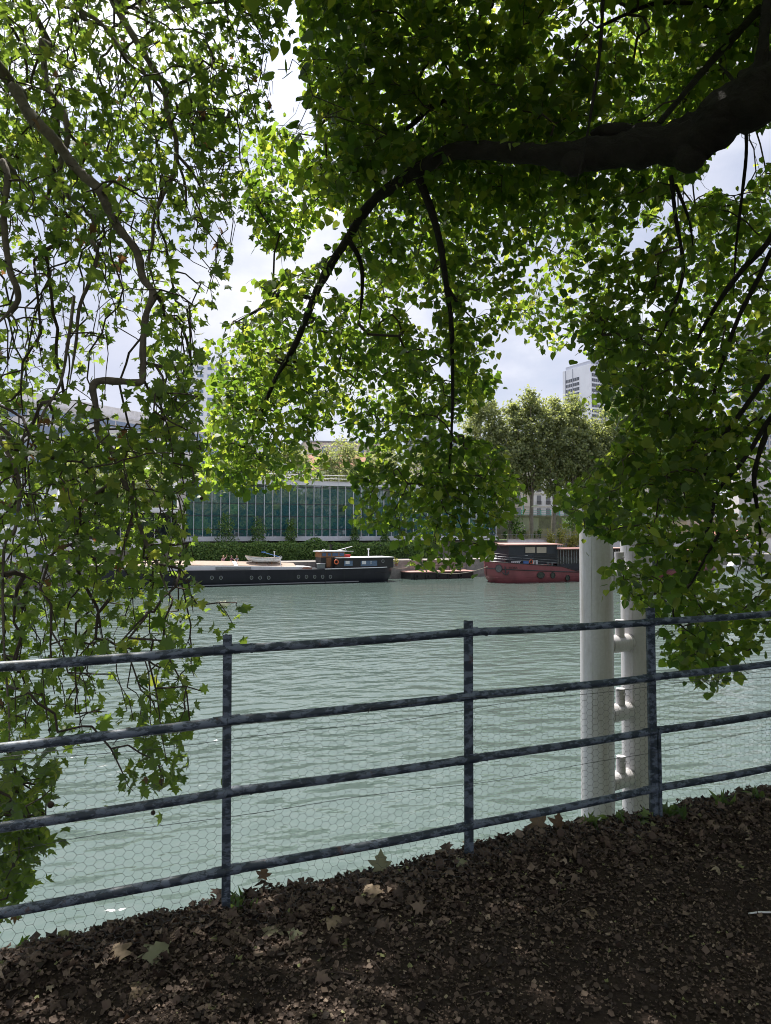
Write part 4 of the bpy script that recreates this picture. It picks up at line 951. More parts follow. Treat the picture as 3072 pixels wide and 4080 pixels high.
mf = Unit(FB, (fx0 + fx1) / 2, 13.6, 0, 'picket_fence', 'grey upright bar fence in front of the white cottage', 'fence')
mb = MB()
for x in np.arange(fx0, fx1, .22): mb.box(x, x + .06, 12.6, 12.64, -1.9, -.75)
mf.part(mb, 'bars', 'steel')
for z in (-1.8, -.85):
    mb = MB(); mb.box(fx0, fx1, 12.645, 12.69, z, z + .06); mf.part(mb, 'rail', 'steel')
# towers
def tower(C0, CL, CR, z1, name, label, wall, fl, colsL, colsR, nrow, blank=.0, pane='glassdark'):
    t = thing(name, label, 'tower block', (C0[0], C0[1], 0))
    D = np.array(CL) + np.array(CR) - np.array(C0)
    rel = [tuple(np.array(p) - np.array(C0)) for p in (C0, CR, D, CL)]
    mb = MB(); mb.prismz(rel, 0, z1); w = mb.build('wall', M[wall], t)
    mb = MB(); mb.prismz([(p[0] * .9 + .05 * (rel[2][0]), p[1] * .9 + .05 * rel[2][1]) for p in rel], z1 + .002, z1 + 2.2); mb.build('roof_plant', M['towergrey'], t)
    for face, (E, cols) in enumerate(((CL, colsL), (CR, colsR))):
        e = np.array(E, float) - np.array(C0, float); L = np.linalg.norm(e); e /= L; nrm = np.array([e[1], -e[0]])
        if nrm[1] > 0: nrm = -nrm
        for r in range(nrow):
            zt = z1 - 2.4 - (3.2 if face == 0 else 0) - r * fl
            for (a, b2) in cols:
                mb = MB(); pa = e * L * a; pb = e * L * b2
                for (q0, q1, out, zz0, zz1) in ((pa, pb, .12, zt - 1.75, zt),):
                    mb.prismz([tuple(q0 - nrm * .05), tuple(q1 - nrm * .05), tuple(q1 + nrm * out), tuple(q0 + nrm * out)], zz0, zz1)
                f = mb.build('window', M[pane], w)
                mb = MB(); m_ = int(max(2, L * (b2 - a) / 1.3))
                for k in range(1, m_):
                    pc = pa + (pb - pa) * k / m_
                    mb.prismz([tuple(pc - e * .07 + nrm * .121), tuple(pc + e * .07 + nrm * .121), tuple(pc + e * .07 + nrm * .2), tuple(pc - e * .07 + nrm * .2)], zt - 1.75, zt)
                mb.build('bars', M['towerwhite'], f)
    # vertical fins at the column edges
    for E, cols in ((CL, colsL), (CR, colsR)):
        e = np.array(E, float) - np.array(C0, float); L = np.linalg.norm(e); e /= L; nrm = np.array([e[1], -e[0]])
        if nrm[1] > 0: nrm = -nrm
        for a, b2 in cols:
            pc = e * L * (b2 + .012); mb = MB(); mb.prismz([tuple(pc - e * .15), tuple(pc + e * .15), tuple(pc + e * .15 + nrm * .25), tuple(pc - e * .15 + nrm * .25)], 0, z1 - .3); mb.build('fin', M['towergrey'], w)
    return t
def gp(u, Y): p = atD(u, 1148, Y); return (float(p[0]), float(p[1]))
tower(gp(1279, 400), gp(1218, 421), gp(1352, 414), 93.0, 'apartment_tower', 'pale blue grey high rise with ribbon windows standing above the plane trees', 'towerwhite', 2.8, ((.40, .62), (.655, .88)), ((.03, .30), (.33, .62), (.65, .95)), 16)
tower(gp(1598, 330), gp(1575, 345), gp(1700, 345), 92.0, 'apartment_tower', 'brownish high rise with stacked balconies half hidden by linden leaves', 'towerbrown', 2.9, ((.1, .9),), ((.03, .3), (.35, .62), (.67, .95)), 18, pane='glassblue')
# ---------------- far trees
def far_tree(P0, H, rad, trunk_h, name, label, cat='tree', group=None, leaf=.5, nl=2600, mat='farleaf', tr_=.3, seed=0, limbs=5, ell=1.0, bark='bark_far', lean=0.0):
    g = np.random.default_rng(seed + 100)
    t = thing(name, label, cat, P0, 0, group)
    mb = MB(); top = H * .8
    mb.tube(smooth_path([(0, 0, -.2), (lean * .3, 0, trunk_h * .5), (lean, .1, trunk_h), (lean * 1.2, .0, trunk_h + (H - trunk_h) * .3)], 4), list(np.linspace(tr_ * 1.15, tr_ * .55, 13)), 8)
    mb.build('trunk', M[bark], t, True)
    cz = (trunk_h + H) / 2; hz_ = (H - trunk_h) / 2
    for k in range(limbs):
        a = 2 * math.pi * k / limbs + g.random(); r = rad * g.uniform(.4, .75); z1 = trunk_h + (H - trunk_h) * g.uniform(.45, .85)
        mb = MB(); z0 = trunk_h * g.uniform(.75, 1.05)
        mb.tube(smooth_path([(lean * z0 / trunk_h * .9, 0, z0), (r * .45 * math.cos(a), r * .45 * math.sin(a), z0 + (z1 - z0) * .45), (r * math.cos(a), r * math.sin(a), z1)], 4), list(np.linspace(tr_ * .45, tr_ * .12, 9)), 6)
        mb.build('limb', M[bark], t, True)
    nc = max(12, int(nl / 60)); c = []
    while len(c) < nc:
        p = g.uniform(-1, 1, 3)
        q = np.linalg.norm(p)
        if q > 1 or q < .35: continue
        if g.random() > q: continue
        w = 1.0 - .35 * max(0, -p[2]) - .30 * max(0, p[2])
        c.append((p[0] * rad * w, p[1] * rad * w, cz + p[2] * hz_))
    c = np.array(c); ci = g.integers(0, nc, nl); cr = g.uniform(.6, 1.15, nc) * rad * .27
    P = c[ci] + g.normal(size=(nl, 3)) * cr[ci][:, None] * np.array([1, 1, .75]) * .6
    P = P[P[:, 2] > trunk_h * .72]; n = len(P); ci = ci[:n]
    out = unit(P - np.array([0, 0, cz])); nr = unit(out * .5 + np.array([0, 0, .6]) + g.normal(size=(n, 3)) * .6)
    var = np.clip(g.normal(.45, .22, n), 0, 1)
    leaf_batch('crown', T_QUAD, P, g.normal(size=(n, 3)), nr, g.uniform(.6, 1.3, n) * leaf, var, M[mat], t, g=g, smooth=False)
    return t
tx = [(28.6, 24.5, 25.5), (32.5, 22, 25.0), (36.9, 22, 24.6), (41.5, 22, 26.0), (45.7, 22, 24.6), (50.1, 22, 23.4), (55.3, 22, 25), (60.5, 22, 26), (67, 22, 24), (74, 22, 25)]
tl = ['plane tree just past the right end of the glass office', 'leaning pale trunk first in the row before the beige wall', 'tall forked plane tree second in the row before the beige wall', 'plane tree with spreading fork whose foot meets the grey bin', 'slender plane tree with shoots near its foot before the wall', 'plane tree in the row directly behind the white piles', 'plane tree in the row seen between the two white piles', 'plane tree in the row glimpsed through the linden leaves', 'far plane tree before the wall near the cottage', 'last plane tree of the row behind the cottage']
for i, (x, y, H) in enumerate(tx):
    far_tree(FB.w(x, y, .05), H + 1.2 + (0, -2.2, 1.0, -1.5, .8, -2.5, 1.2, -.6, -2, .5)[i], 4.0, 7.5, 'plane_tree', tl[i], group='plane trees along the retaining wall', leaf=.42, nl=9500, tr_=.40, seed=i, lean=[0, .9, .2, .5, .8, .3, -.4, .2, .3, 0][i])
bl = [(-26, 138, 14.5, 'bushy tree behind the roof at the stone pier end'), (-17.5, 136, 15.0, 'bushy tree behind the glass office below the tiled house'), (-8.5, 137, 16.2, 'bushy tree behind the roof just right of the chimney'), (0, 140, 15.4, 'bushy tree behind the middle of the glass office roof'), (8.5, 143, 16.2, 'bushy tree behind the roof right of the middle'), (17, 147, 18, 'taller bushy tree near the right end of the glass office')]
for i, (X, Y, H, lab) in enumerate(bl):
    far_tree((X, Y, 0), H + 2.2, 5.2, 5, 'bushy_tree', lab, group='trees behind the glass office', leaf=.42, nl=5500, seed=30 + i)
for i, (X, Y, H, lab) in enumerate([(-41, 121, 15.5, 'light green tree rising behind the pavilion roof'), (-52, 125, 17.5, 'light green tree between the white building and the office block'), (-34, 122, 12.5, 'smaller light green tree beside the stone pier')]):
    far_tree((X, Y, 0), H, 5.0, 4, 'broadleaf_tree', lab, group='trees behind the pavilion', leaf=.4, nl=4800, seed=50 + i)
for i, (px, y0, w, lab) in enumerate(((335, 395, 130, 'broad dark shrub before the glass at the left end of the hedge'), (550, 420, 120, 'upright shrub with yellow green tips before the glass'), (762, 440, 100, 'dense upright shrub before the glass near the dinghy'), (1190, 470, 66, 'narrow shrub before the glass above the barge cabin'), (1390, 480, 64, 'narrow shrub before the glass above the barge stern'))):
    x, zt = P2(px, y0, 14.6); H = zt + 2.4; wd = w * .0205 / 2 * 1.15
    g = np.random.default_rng(70 + i); t = thing('shrub', lab, 'shrub', FB.w(x, 14.6, -2.4), FB.a, 'shrubs before the glass front')
    mb = MB(); mb.tube([(0, 0, 0), (0, 0, H * .7)], [.06, .02], 6); mb.build('stem', M['bark_far'], t)
    n = 1000; zz = g.beta(2.0, 1.7, n); r = np.sqrt(g.random(n)) * wd * np.clip(1.15 - .9 * (zz - .2), .25, 1) * (1 + .3 * np.sin(zz * 19 + i)); a = g.random(n) * 6.283
    P = np.stack([r * np.cos(a), r * np.sin(a), zz * H], 1) + g.normal(size=(n, 3)) * .05
    leaf_batch('crown', T_QUAD, P, g.normal(size=(n, 3)), unit(P * np.array([1, 1, 0]) + g.normal(size=(n, 3)) * .6), g.uniform(.12, .26, n), np.clip(g.normal(.4, .25, n), 0, 1), M['hedgeleaf'], t, g=g, smooth=False)
# hedge
def hedge(x0, x1, y0, y1, z0, topf, label, n):
    h = thing('hedge', label, 'hedge', FB.w((x0 + x1) / 2, (y0 + y1) / 2, z0), FB.a); xm, ym = (x0 + x1) / 2, (y0 + y1) / 2
    g = np.random.default_rng(int(abs(x0) * 10) + 3)
    mb = MB(); xs_ = np.linspace(x0 + .2, x1 - .2, 30)
    mb.prism([(x - xm, topf(x) - z0 - .3) for x in xs_] + [(x1 - .2 - xm, 0), (x0 + .2 - xm, 0)], y0 + .25 - ym, y1 - .25 - ym); mb.build('core', M['hedgeleaf'], h)
    x = g.uniform(x0, x1, n); tp = np.array([topf(a) for a in x]); face = g.random(n); y = np.where(face < .62, y0 + g.normal(size=n) * .10, g.uniform(y0, y1, n)); z = np.where(face < .62, z0 + g.random(n) * (tp - z0), tp + g.normal(size=n) * .09)
    bump_ = vnoise(np.stack([x * 1.1, z * 1.4, y * 0], 1), 5); y = y - .28 * (bump_ - .4) * (face < .62)
    P = np.stack([x - xm, y - ym, z - z0], 1); nr = np.where((face < .62)[:, None], np.array([0, -1, .45]), np.array([0, -.2, 1.0])) + g.normal(size=(n, 3)) * .55
    leaf_batch('foliage', T_QUAD, P, g.normal(size=(n, 3)), nr, g.uniform(.14, .30, n), np.clip(g.normal(.5, .25, n), 0, 1), M['hedgeleaf'], h, g=g, smooth=False)
xg0, xg1 = P2(1020, 640, 12)[0], P2(1046, 640, 12)[0]
hedge(P2(40, 640, 12)[0], xg0, 12, 13.6, -2.48, lambda x: -.17 + .10 * math.sin(x * 1.7) + .65 * math.exp(-((x - P2(945, 600, 12)[0]) / 1.0) ** 2), 'long clipped green hedge on the quay behind the dinghy', 7500)
hedge(xg1, 13.5, 12, 13.6, -2.48, lambda x: -.25 + .10 * math.sin(x * 1.9 + 1), 'shorter clipped green hedge behind the black barge cabin', 5000)
# yellow shrubs by the red barge
for i, (px, py, r, lab) in enumerate(((1155, 412, .75, 'small yellow shrub beside the grey bin above the red barge'), (1230, 400, 1.15, 'tall yellow green shrub in the planter above the red barge'), (1300, 425, 1.1, 'low olive yellow shrub nearest the white piles'), (1345, 400, 1.3, 'olive shrub half hidden by the first white pile'))):
    x, z = FB.hit(Z3(px, py), 12.2); z0 = FB.hit(Z3(px, 470), 12.2)[1] - .2
    g = np.random.default_rng(90 + i); H = (z - z0) * 1.75; t = thing('yellow_shrub', lab, 'shrub', FB.w(x, 12.2, z0), FB.a, 'yellow shrubs in the planter')
    n = 420; P = g.normal(size=(n, 3)) * np.array([r * .42, .35, H * .25]) + np.array([0, 0, H * .5]); P[:, 2] = np.abs(P[:, 2])
    leaf_batch('foliage', T_QUAD, P, g.normal(size=(n, 3)) + np.array([0, 0, .6]), rnd_dirs(n, g) + np.array([0, -.5, .5]), g.uniform(.13, .3, n), np.clip(g.normal(.55, .25, n), 0, 1), M['yellowleaf'], t, g=g, smooth=False)
    mb = MB(); mb.tube([(0, 0, -.3), (.05, 0, H * .6)], [.05, .02], 6); mb.build('stem', M['bark_far'], t)
pzx = FB.hit(Z3(1240, 470), 12.2); mb = MB(); mb.box(pzx[0] - 3.4, pzx[0] + 3.6, 11.7, 12.7, -2.48, pzx[1] + .02); mb.box(pzx[0] - 3.5, pzx[0] + 3.7, 11.6, 12.8, pzx[1] + .022, pzx[1] + .12)
single(FB, mb, pzx[0], 12.2, -2.48, 'planter', 'long dark red planter box holding the yellow shrubs', 'planter', 'redhull')
x, z = FB.hit(Z3(1160, 400), 16); mb = MB(); mb.tube([(x, 16, .03), (x, 16, FB.hit(Z3(1160, 378), 16)[1])], .42, 16); mb.tube([(x, 16, FB.hit(Z3(1160, 378), 16)[1]), (x, 16, FB.hit(Z3(1160, 378), 16)[1] + .06)], .46, 16); single(FB, mb, x, 16, .03, 'bin', 'grey round bin at the foot of a plane tree', 'bin', 'conc', True)
sl = ['tiny dark sapling nearest the glass office', 'tall dark sapling left of the second plane trunk', 'short dark sapling between the first plane trunks', 'pair topped sapling right of the first plane trunk', 'thin sapling right of the forked plane trunk', 'small sapling near the grey bin', 'thin dark sapling left of the slender plane trunk']
for i, (px, h) in enumerate(((853, 1.5), (918, 2.3), (950, 1.7), (980, 2.1), (1040, 1.2), (1082, 2.0), (1212, 1.4))):
    x, z = FB.hit(Z3(px, 400), 30); g = np.random.default_rng(110 + i); t = thing('sapling', sl[i], 'sapling', FB.w(x, 30, .08), FB.a, 'saplings along the beige wall')
    mb = MB(); mb.tube([(0, 0, 0), (0, 0, h)], [.04, .015], 6); mb.build('stem', M['bark_far'], t); n = 130
    P = g.normal(size=(n, 3)) * np.array([.2, .2, h * .2]) + np.array([0, 0, h * .62]); leaf_batch('foliage', T_QUAD, P, g.normal(size=(n, 3)), rnd_dirs(n, g), g.uniform(.15, .3, n), g.random(n) * .5, M['hedgeleaf'], t, g=g, smooth=False)
for i, (px, lab) in enumerate(((912, 'leafy shoots at the foot of the first plane trunk'), (1285, 'big leafy shoots on the slender plane trunk'))):
    x, z = FB.hit(Z3(px, 310), 21.4); g = np.random.default_rng(130 + i); n = 260; P = g.normal(size=(n, 3)) * np.array([.8, .4, .75])
    o = leaf_batch('leafy_shoots', T_QUAD, P, g.normal(size=(n, 3)), rnd_dirs(n, g), g.uniform(.2, .4, n), g.random(n) * .7, M['hedgeleaf'], None, g=g, smooth=False); o.location = [float(q) for q in FB.w(x, 21.4, z)]; tag(o, lab, 'shoots', 'shoots on the plane trunks')
# street lamp between the trees
x, z = FB.hit(Z3(975, 240), 33); lp = Unit(FB, x, 33, 4.6, 'street_lamp', 'turquoise lamp post standing behind the railing on the wall', 'street lamp')
mb = MB(); mb.tube([(x, 33, 4.6), (x, 33, 5.6), (x, 33, 9.6)], [.16, .09, .06], 8); lp.part(mb, 'pole', 'turq', smooth=True)
mb = MB(); mb.tube([(x, 33, 9.6), (x, 33, 9.75), (x, 33, 10.2), (x, 33, 10.3)], [.12, .24, .3, .06], 10); lp.part(mb, 'lantern', 'glassdark', smooth=True)
# ---------------- people on the quay
def person(x, y, label, shirt, hair, arm_up=False, turn=0.0, seed=0):
    root = thing('person', label, 'person', FB.w(x, y, -2.48), FB.a + turn, 'people sitting on the quay')
    def skin_mesh(name, verts, edges, radii, mat, parent):
        me = bpy.data.meshes.new(name); me.from_pydata(verts, edges, []); o = link(name, me, mat, parent)
        bpy.context.view_layer.objects.active = o
        m_ = o.modifiers.new('skin', 'SKIN'); m_.use_smooth_shade = True
        lay = me.skin_vertices[0] if me.skin_vertices else None
        if lay is None:
            bm = bmesh.new(); bm.from_mesh(me); bm.verts.layers.skin.verify(); bm.to_mesh(me); bm.free(); lay = me.skin_vertices[0]
        for i, r in enumerate(radii): lay.data[i].radius = (r, r); lay.data[i].use_root = (i == 0)
        s2 = o.modifiers.new('sub', 'SUBSURF'); s2.levels = 1; s2.render_levels = 1
        return o
    hd = [(.23, -.18, .42), (.30, -.36, .36)] if not arm_up else [(.34, -.05, .72), (.42, -.12, .98)]
    V = [(0, 0, .10), (0, .0, .30), (0, .01, .50), (0, 0, .60), (0, -.02, .68), (0, -.03, .77), (0, -.03, .87),
         (-.17, .0, .55), (-.25, -.08, .32), (-.20, -.30, .24), (-.19, -.38, .23),
         (.17, .0, .55)] + hd + [(.42 if arm_up else .30, -.15 if arm_up else -.44, 1.06 if arm_up else .35),
         (-.10, -.05, .09), (-.14, -.44, .12), (-.13, -.50, -.32), (-.13, -.62, -.36), (.10, -.05, .09), (.14, -.44, .12), (.13, -.50, -.32), (.13, -.62, -.36)]
    E = [(0, 1), (1, 2), (2, 3), (3, 4), (4, 5), (5, 6), (2, 7), (7, 8), (8, 9), (9, 10), (2, 11), (11, 12), (12, 13), (13, 14), (0, 15), (15, 16), (16, 17), (17, 18), (0, 19), (19, 20), (20, 21), (21, 22)]
    Rd = [.15, .13, .15, .06, .055, .10, .085, .06, .045, .035, .04, .06, .045, .035, .04, .09, .065, .045, .04, .09, .065, .045, .04]
    skin_mesh('body', V, E, Rd, M['skin'], root)
    skin_mesh('shirt', [V[0], V[1], V[2], (0, 0, .57), V[7], V[8], V[11], V[12]], [(0, 1), (1, 2), (2, 3), (2, 4), (4, 5), (2, 6), (6, 7)], [.165, .15, .17, .08, .075, .06, .075, .06], M[shirt], root)
    skin_mesh('trousers', [V[0], V[15], V[16], V[17], V[19], V[20], V[21]], [(0, 1), (1, 2), (2, 3), (0, 4), (4, 5), (5, 6)], [.168, .10, .08, .06, .10, .08, .06], M['jeans'], root)
    mb = MB(); mb.ball((0, .015, .85), .115, 10, 8, (1, 1.05, 1.05)); mb.ball((0, .06, .75), .09, 8, 6, (1, .7, 1.3)) if hair == 'blonde' else None
    mb.build('hair', M[hair], root, True)
    mb = MB()
    for sx in (-.035, .035): mb.ball((sx, -.122, .83), .014, 6, 4)
    mb.build('eyes', M['blackpaint'], root, True)
    mb = MB(); mb.tube([(0, -.115, .82), (0, -.145, .79)], [.012, .018], 6); mb.build('nose', M['skin'], root, True)
    mb = MB(); mb.box(-.03, .03, -.122, -.112, .742, .752); mb.build('mouth', M['red'], root)
    for sx in (-1, 1):
        mb = MB(); mb.ball((sx * .103, -.02, .81), .028, 6, 4, (.5, .8, 1.2)); mb.build('ear', M['skin'], root, True)
    for h, sg in ((10, -1), (14, 1)):
        p = np.array(V[h]); q = np.array(V[h]) - np.array(V[h - 1]); q = q / np.linalg.norm(q); sd_ = np.array([1.0, 0, 0])
        for k in range(5):
            o_ = sd_ * (-.03 + .017 * k); l_ = (.05, .075, .08, .075, .055)[k] if k else .05
            mb = MB(); d_ = q + (sd_ * (-sg * .9) if k == 0 else 0); mb.tube([p + o_ * .8, p + o_ + d_ * l_ * .6, p + o_ + d_ * l_ + np.array([0, 0, -.012])], [.010, .009, .006], 5); mb.build('finger', M['skin'], root, True)
    return root
person(P2(318, 700, 6.2)[0], 6.35, 'fair haired person in pink top raising an arm on the quay', 'shirt_p', 'blonde', True, .1)
person(P2(372, 700, 6.2)[0], 6.35, 'person in dark red top sitting in the middle of the trio', 'shirt_d', 'hair', False, .5)
person(P2(408, 700, 6.2)[0], 6.35, 'person in grey top sitting nearest the white dinghy', 'shirt_g', 'hair', False, -.6)
# ---------------- our own bank beyond the picture: trees that the glass front and the river mirror
for i, (s_, t_) in enumerate(((-46, -5), (-34, -9), (-22, -6), (-13, -11), (12, -10), (20, -7), (31, -10), (42, -6), (54, -9), (66, -6))):
    pass
# ------------------------------------------------------------------ the two near trees
CLEAR = []
def limb_path(pts, lead=(), clear=True):
    """pts: (u, v, depth, radius in photo-screen px); lead: world points with radius that join it to the trunk"""
    P = [np.array(p[:3], float) for p in lead]; r = [p[3] for p in lead]
    for u, v, Y, q in pts: P.append(atD(u, v, Y)); r.append(q / 1597.0 * Y)
    r[-1] *= .4
    CLEAR.append((np.array([p[:2] for p in pts], float), np.array([p[2] for p in pts], float), np.array([p[3] for p in pts], float)))
    sp = smooth_path(P, 9); rr = np.interp(np.arange(len(sp)) / 9.0, np.arange(len(P)), r) * .86
    return sp, rr
class Tree:
    def __init__(s, base, name, label, bark):
        s.root = thing(name, label, 'tree', base); s.base = np.array(base, float); s.bark = bark; s.sk = []
    def limb(s, sp, rr, n=10, name='branch', knots=()):
        g = rng; mb = MB(); pts = sp - s.base
        n = max(n, 10); wob = 1 + .05 * np.sin(np.arange(len(sp)) * .7) + .07 * (vnoise(sp * 6, 12) - .5) + g.normal(size=len(sp)) * .012
        mb.tube(list(pts), list(rr * wob), n)
        v = np.array(mb.v); ax = vnoise(v * 11, 3) - .5; cen = np.repeat(pts, n, 0); d = v - cen
        ax2 = vnoise(v * 34, 8) - .5; v = cen + d * (1 + .22 * ax[:, None] + .26 * ax2[:, None]); mb.v = [tuple(p) for p in v]
        for c, r_, sq in knots: mb.ball(tuple(np.array(c) - s.base), r_, 10, 8, sq)
        s.sk.append(sp); return mb.build(name, M[s.bark], s.root, True)
    def grow(s, targets, up_pen, side_w, jit, pend=0.0):
        nodes = np.concatenate(s.sk); par = -np.ones(len(nodes), int); nsk = len(nodes)
        cap = nsk + len(targets) * 5 + 10; N_ = np.zeros((cap, 3)); N_[:nsk] = nodes; pr = -np.ones(cap, int); cnt = nsk
        d0 = np.array([np.min(np.sum((nodes - t) ** 2, 1)) for t in targets]); order = np.argsort(d0); tid = np.zeros(len(targets), int)
        for ti in order:
            t = targets[ti]; dv = t - N_[:cnt]
            c = np.sqrt((dv[:, 0] ** 2 + dv[:, 1] ** 2) * side_w ** 2 + dv[:, 2] ** 2) + up_pen * np.maximum(0, dv[:, 2])
            j = int(np.argmin(c)); a = N_[j].copy(); L = np.linalg.norm(t - a); k = 1 if L < .12 else 2 if L < .35 else 3 if L < .8 else 4
            prev = j
            for q in range(1, k + 1):
                f = q / k; p = a + (t - a) * f
                if q < k:
                    p = p + rng.normal(size=3) * jit * L; p[2] += (.12 * L * math.sin(math.pi * f)) * (1 if pend == 0 else .3); p[:2] -= (t - a)[:2] * pend * math.sin(math.pi * f) * -.3
                N_[cnt] = p; pr[cnt] = prev; prev = cnt; cnt += 1
            tid[ti] = prev
        w = np.zeros(cnt)
        w[tid] += 1
        for i in range(cnt - 1, nsk - 1, -1):
            if pr[i] >= 0: w[pr[i]] += w[i]
        s.N, s.par, s.nsk, s.cnt, s.w, s.tid = N_[:cnt], pr[:cnt], nsk, cnt, w, tid
    def twigs(s, r0, p, mat='twig'):
        mb = MB(); r = r0 * np.maximum(1, s.w) ** p
        for i in range(s.nsk, s.cnt):
            j = s.par[i]; a = s.N[j] - s.base; b2 = s.N[i] - s.base
            if np.linalg.norm(b2 - a) < 1e-4: continue
            ra = min(r[j], r[i] * 1.35) if j >= s.nsk else r[i] * 1.3
            mb.tube([a, b2], [ra, r[i]], 4 if r[i] < .006 else 6, caps=False)
        o = mb.build('twigs', M[mat], s.root, True); o['kind'] = 'stuff'; return o
def targets_from(polys, gaps, clump, seed):
    g = np.random.default_rng(seed); out = []; dens = []
    for poly, d0, d1, nl in polys:
        A = polyarea(poly); n = int(A / 1000 * nl); p = np.array(poly, float); lo, hi = p.min(0), p.max(0); U = []; V = []
        while len(U) < n:
            u = g.uniform(lo[0], hi[0], n * 3); v = g.uniform(lo[1], hi[1], n * 3); k = inpoly(u, v, poly)
            for gp_ in gaps: k &= ~inpoly(u, v, gp_)
            U += list(u[k]); V += list(v[k])
        U = np.array(U[:n]); V = np.array(V[:n]); Y = g.uniform(d0, d1, n)
        P = atD_arr(U, V, Y); nz = vnoise(P * clump, seed); keep = g.random(n) < np.clip((nz - .27) * 3.0, .03, 1)
        out.append(P[keep])
    return np.concatenate(out)
def hides_limb(P, pad=5.0, minr=9.0):
    u, v = projD_arr(P); bad = np.zeros(len(P), bool)
    for uv, Y, r in CLEAR:
        for i in range(len(uv) - 1):
            if max(r[i], r[i + 1]) < minr: continue
            a = uv[i]; d = uv[i + 1] - a; t = np.clip(((u - a[0]) * d[0] + (v - a[1]) * d[1]) / (d @ d), 0, 1)
            dist = np.hypot(u - a[0] - t * d[0], v - a[1] - t * d[1]); rr = r[i] + (r[i + 1] - r[i]) * t; yy = Y[i] + (Y[i + 1] - Y[i]) * t
            bad |= (dist < rr + pad) & (P[:, 1] < yy + .05)
    return bad
def in_any(P, polys):
    u, v = projD_arr(P); k = np.zeros(len(P), bool)
    for p in polys: k |= inpoly(u, v, p)
    return k
# ---------------- linden
GAPS = [[(580, 60), (638, 80), (655, 190), (690, 285), (650, 270), (605, 265), (588, 230), (578, 150)],
        [(495, 380), (525, 390), (530, 450), (540, 550), (510, 600), (475, 640), (460, 640), (505, 560), (512, 480)],
        [(695, 480), (740, 455), (755, 490), (725, 535), (690, 560), (645, 590), (660, 540)],
        [(430, 630), (500, 612), (575, 640), (530, 690), (450, 700)],
        [(1085, 735), (1180, 772), (1265, 735), (1240, 780), (1300, 825), (1240, 880), (1215, 960), (1100, 850), (1128, 820), (1080, 800)],
        [(1380, 485), (1425, 500), (1395, 540), (1345, 540)], [(1550, 300), (1645, 262), (1650, 330), (1605, 430), (1555, 410), (1525, 350)],
        [(680, 930), (765, 940), (775, 990), (700, 995)], [(1085, 845), (1280, 880), (1325, 960), (1240, 1015), (1175, 1045), (1115, 1000), (1060, 900)],
        [(860, 640), (930, 670), (945, 715), (890, 700)], [(1010, 640), (1060, 650), (1040, 690)], [(1180, 500), (1225, 520), (1190, 545)], [(740, 560), (790, 600), (760, 650), (720, 620)],
        [(930, 760), (985, 790), (975, 830), (935, 800)], [(1390, 640), (1430, 650), (1420, 700), (1385, 690)]]
LP = [([(650, -40), (1700, -40), (1700, 250), (1560, 330), (1450, 420), (1300, 430), (1000, 430), (860, 430), (800, 440), (705, 420), (690, 330), (662, 200), (645, 110)], 5.1, 8.2, 34 * .15),
      ([(530, 300), (600, 262), (690, 330), (720, 430), (700, 470), (640, 560), (560, 540), (520, 420)], 6.8, 9.5, 46 * .13),
      ([(720, 430), (1000, 420), (1440, 420), (1400, 500), (1340, 560), (1360, 650), (1250, 765), (1180, 760), (1090, 710), (1120, 830), (1060, 850), (900, 800), (700, 700), (600, 720), (480, 700), (470, 640), (560, 600), (700, 560)], 5.8, 9.2, 30 * .13),
      ([(440, 740), (560, 700), (700, 700), (900, 780), (1090, 830), (1040, 880), (960, 930), (860, 960), (740, 1000), (690, 1035), (540, 1068), (430, 1062), (440, 960), (450, 850)], 7.0, 10.2, 38 * .13),
      ([(740, 1000), (960, 930), (1090, 960), (1128, 1060), (1112, 1118), (1060, 1140), (1095, 1190), (960, 1242), (880, 1228), (860, 1170), (750, 1128), (780, 1080)], 6.3, 8.4, 24 * .13),
      ([(1400, 480), (1700, 330), (1700, 1000), (1700, 1140), (1420, 1150), (1340, 1165), (1300, 1165), (1245, 1130), (1185, 1062), (1290, 1010), (1340, 950), (1300, 880), (1240, 880), (1300, 820), (1255, 745), (1340, 680), (1360, 560)], 5.0, 8.6, 28 * .14),
      ([(1345, 1165), (1420, 1150), (1700, 1140), (1700, 1350), (1580, 1360), (1520, 1350), (1440, 1350), (1345, 1300), (1322, 1245), (1290, 1228), (1365, 1195)], 5.0, 7.2, 17 * .14),
      ([(1425, 1360), (1700, 1340), (1620, 1415), (1600, 1475), (1515, 1492), (1490, 1450), (1430, 1430)], 5.3, 6.6, 20 * .13)]
LP += [([(655, -40), (1700, -40), (1700, 250), (1560, 330), (1440, 430), (1360, 560), (1350, 660), (1250, 765), (1180, 760), (1100, 700), (960, 640), (800, 560), (720, 430), (690, 330), (662, 200)], 9.0, 12.0, 14 * .13),
       ([(1400, 480), (1700, 330), (1700, 1000), (1320, 1000), (1340, 950), (1300, 880), (1300, 820), (1270, 745), (1345, 680), (1360, 560)], 8.8, 11.0, 11 * .13)]
LB = (3.98, 4.3, -.05)
lt_ = Tree(LB, 'linden_tree', 'large linden tree with thick dark limb and heart shaped leaves overhanging the path', 'bark_l')
tk = [(3.98, 4.3, -.1), (4.0, 4.33, 2), (4.05, 4.35, 4), (4.0, 4.4, 5.6), (3.9, 4.5, 7.5), (3.8, 4.6, 9.6)]
sp = smooth_path(tk, 5); rr = np.interp(np.linspace(0, 5, len(sp)), range(6), [.40, .31, .29, .25, .17, .07])
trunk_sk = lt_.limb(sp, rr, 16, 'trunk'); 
kn = [(atD(1490, 330, 4.75), .13, (.9, .8, 1.0)), (atD(1240, 352, 4.95), .085, (1.1, .8, 1.1)), (atD(1330, 288, 4.95), .11, (1.6, .8, .55)), (atD(1395, 285, 4.9), .10, (1.2, .8, .6))]
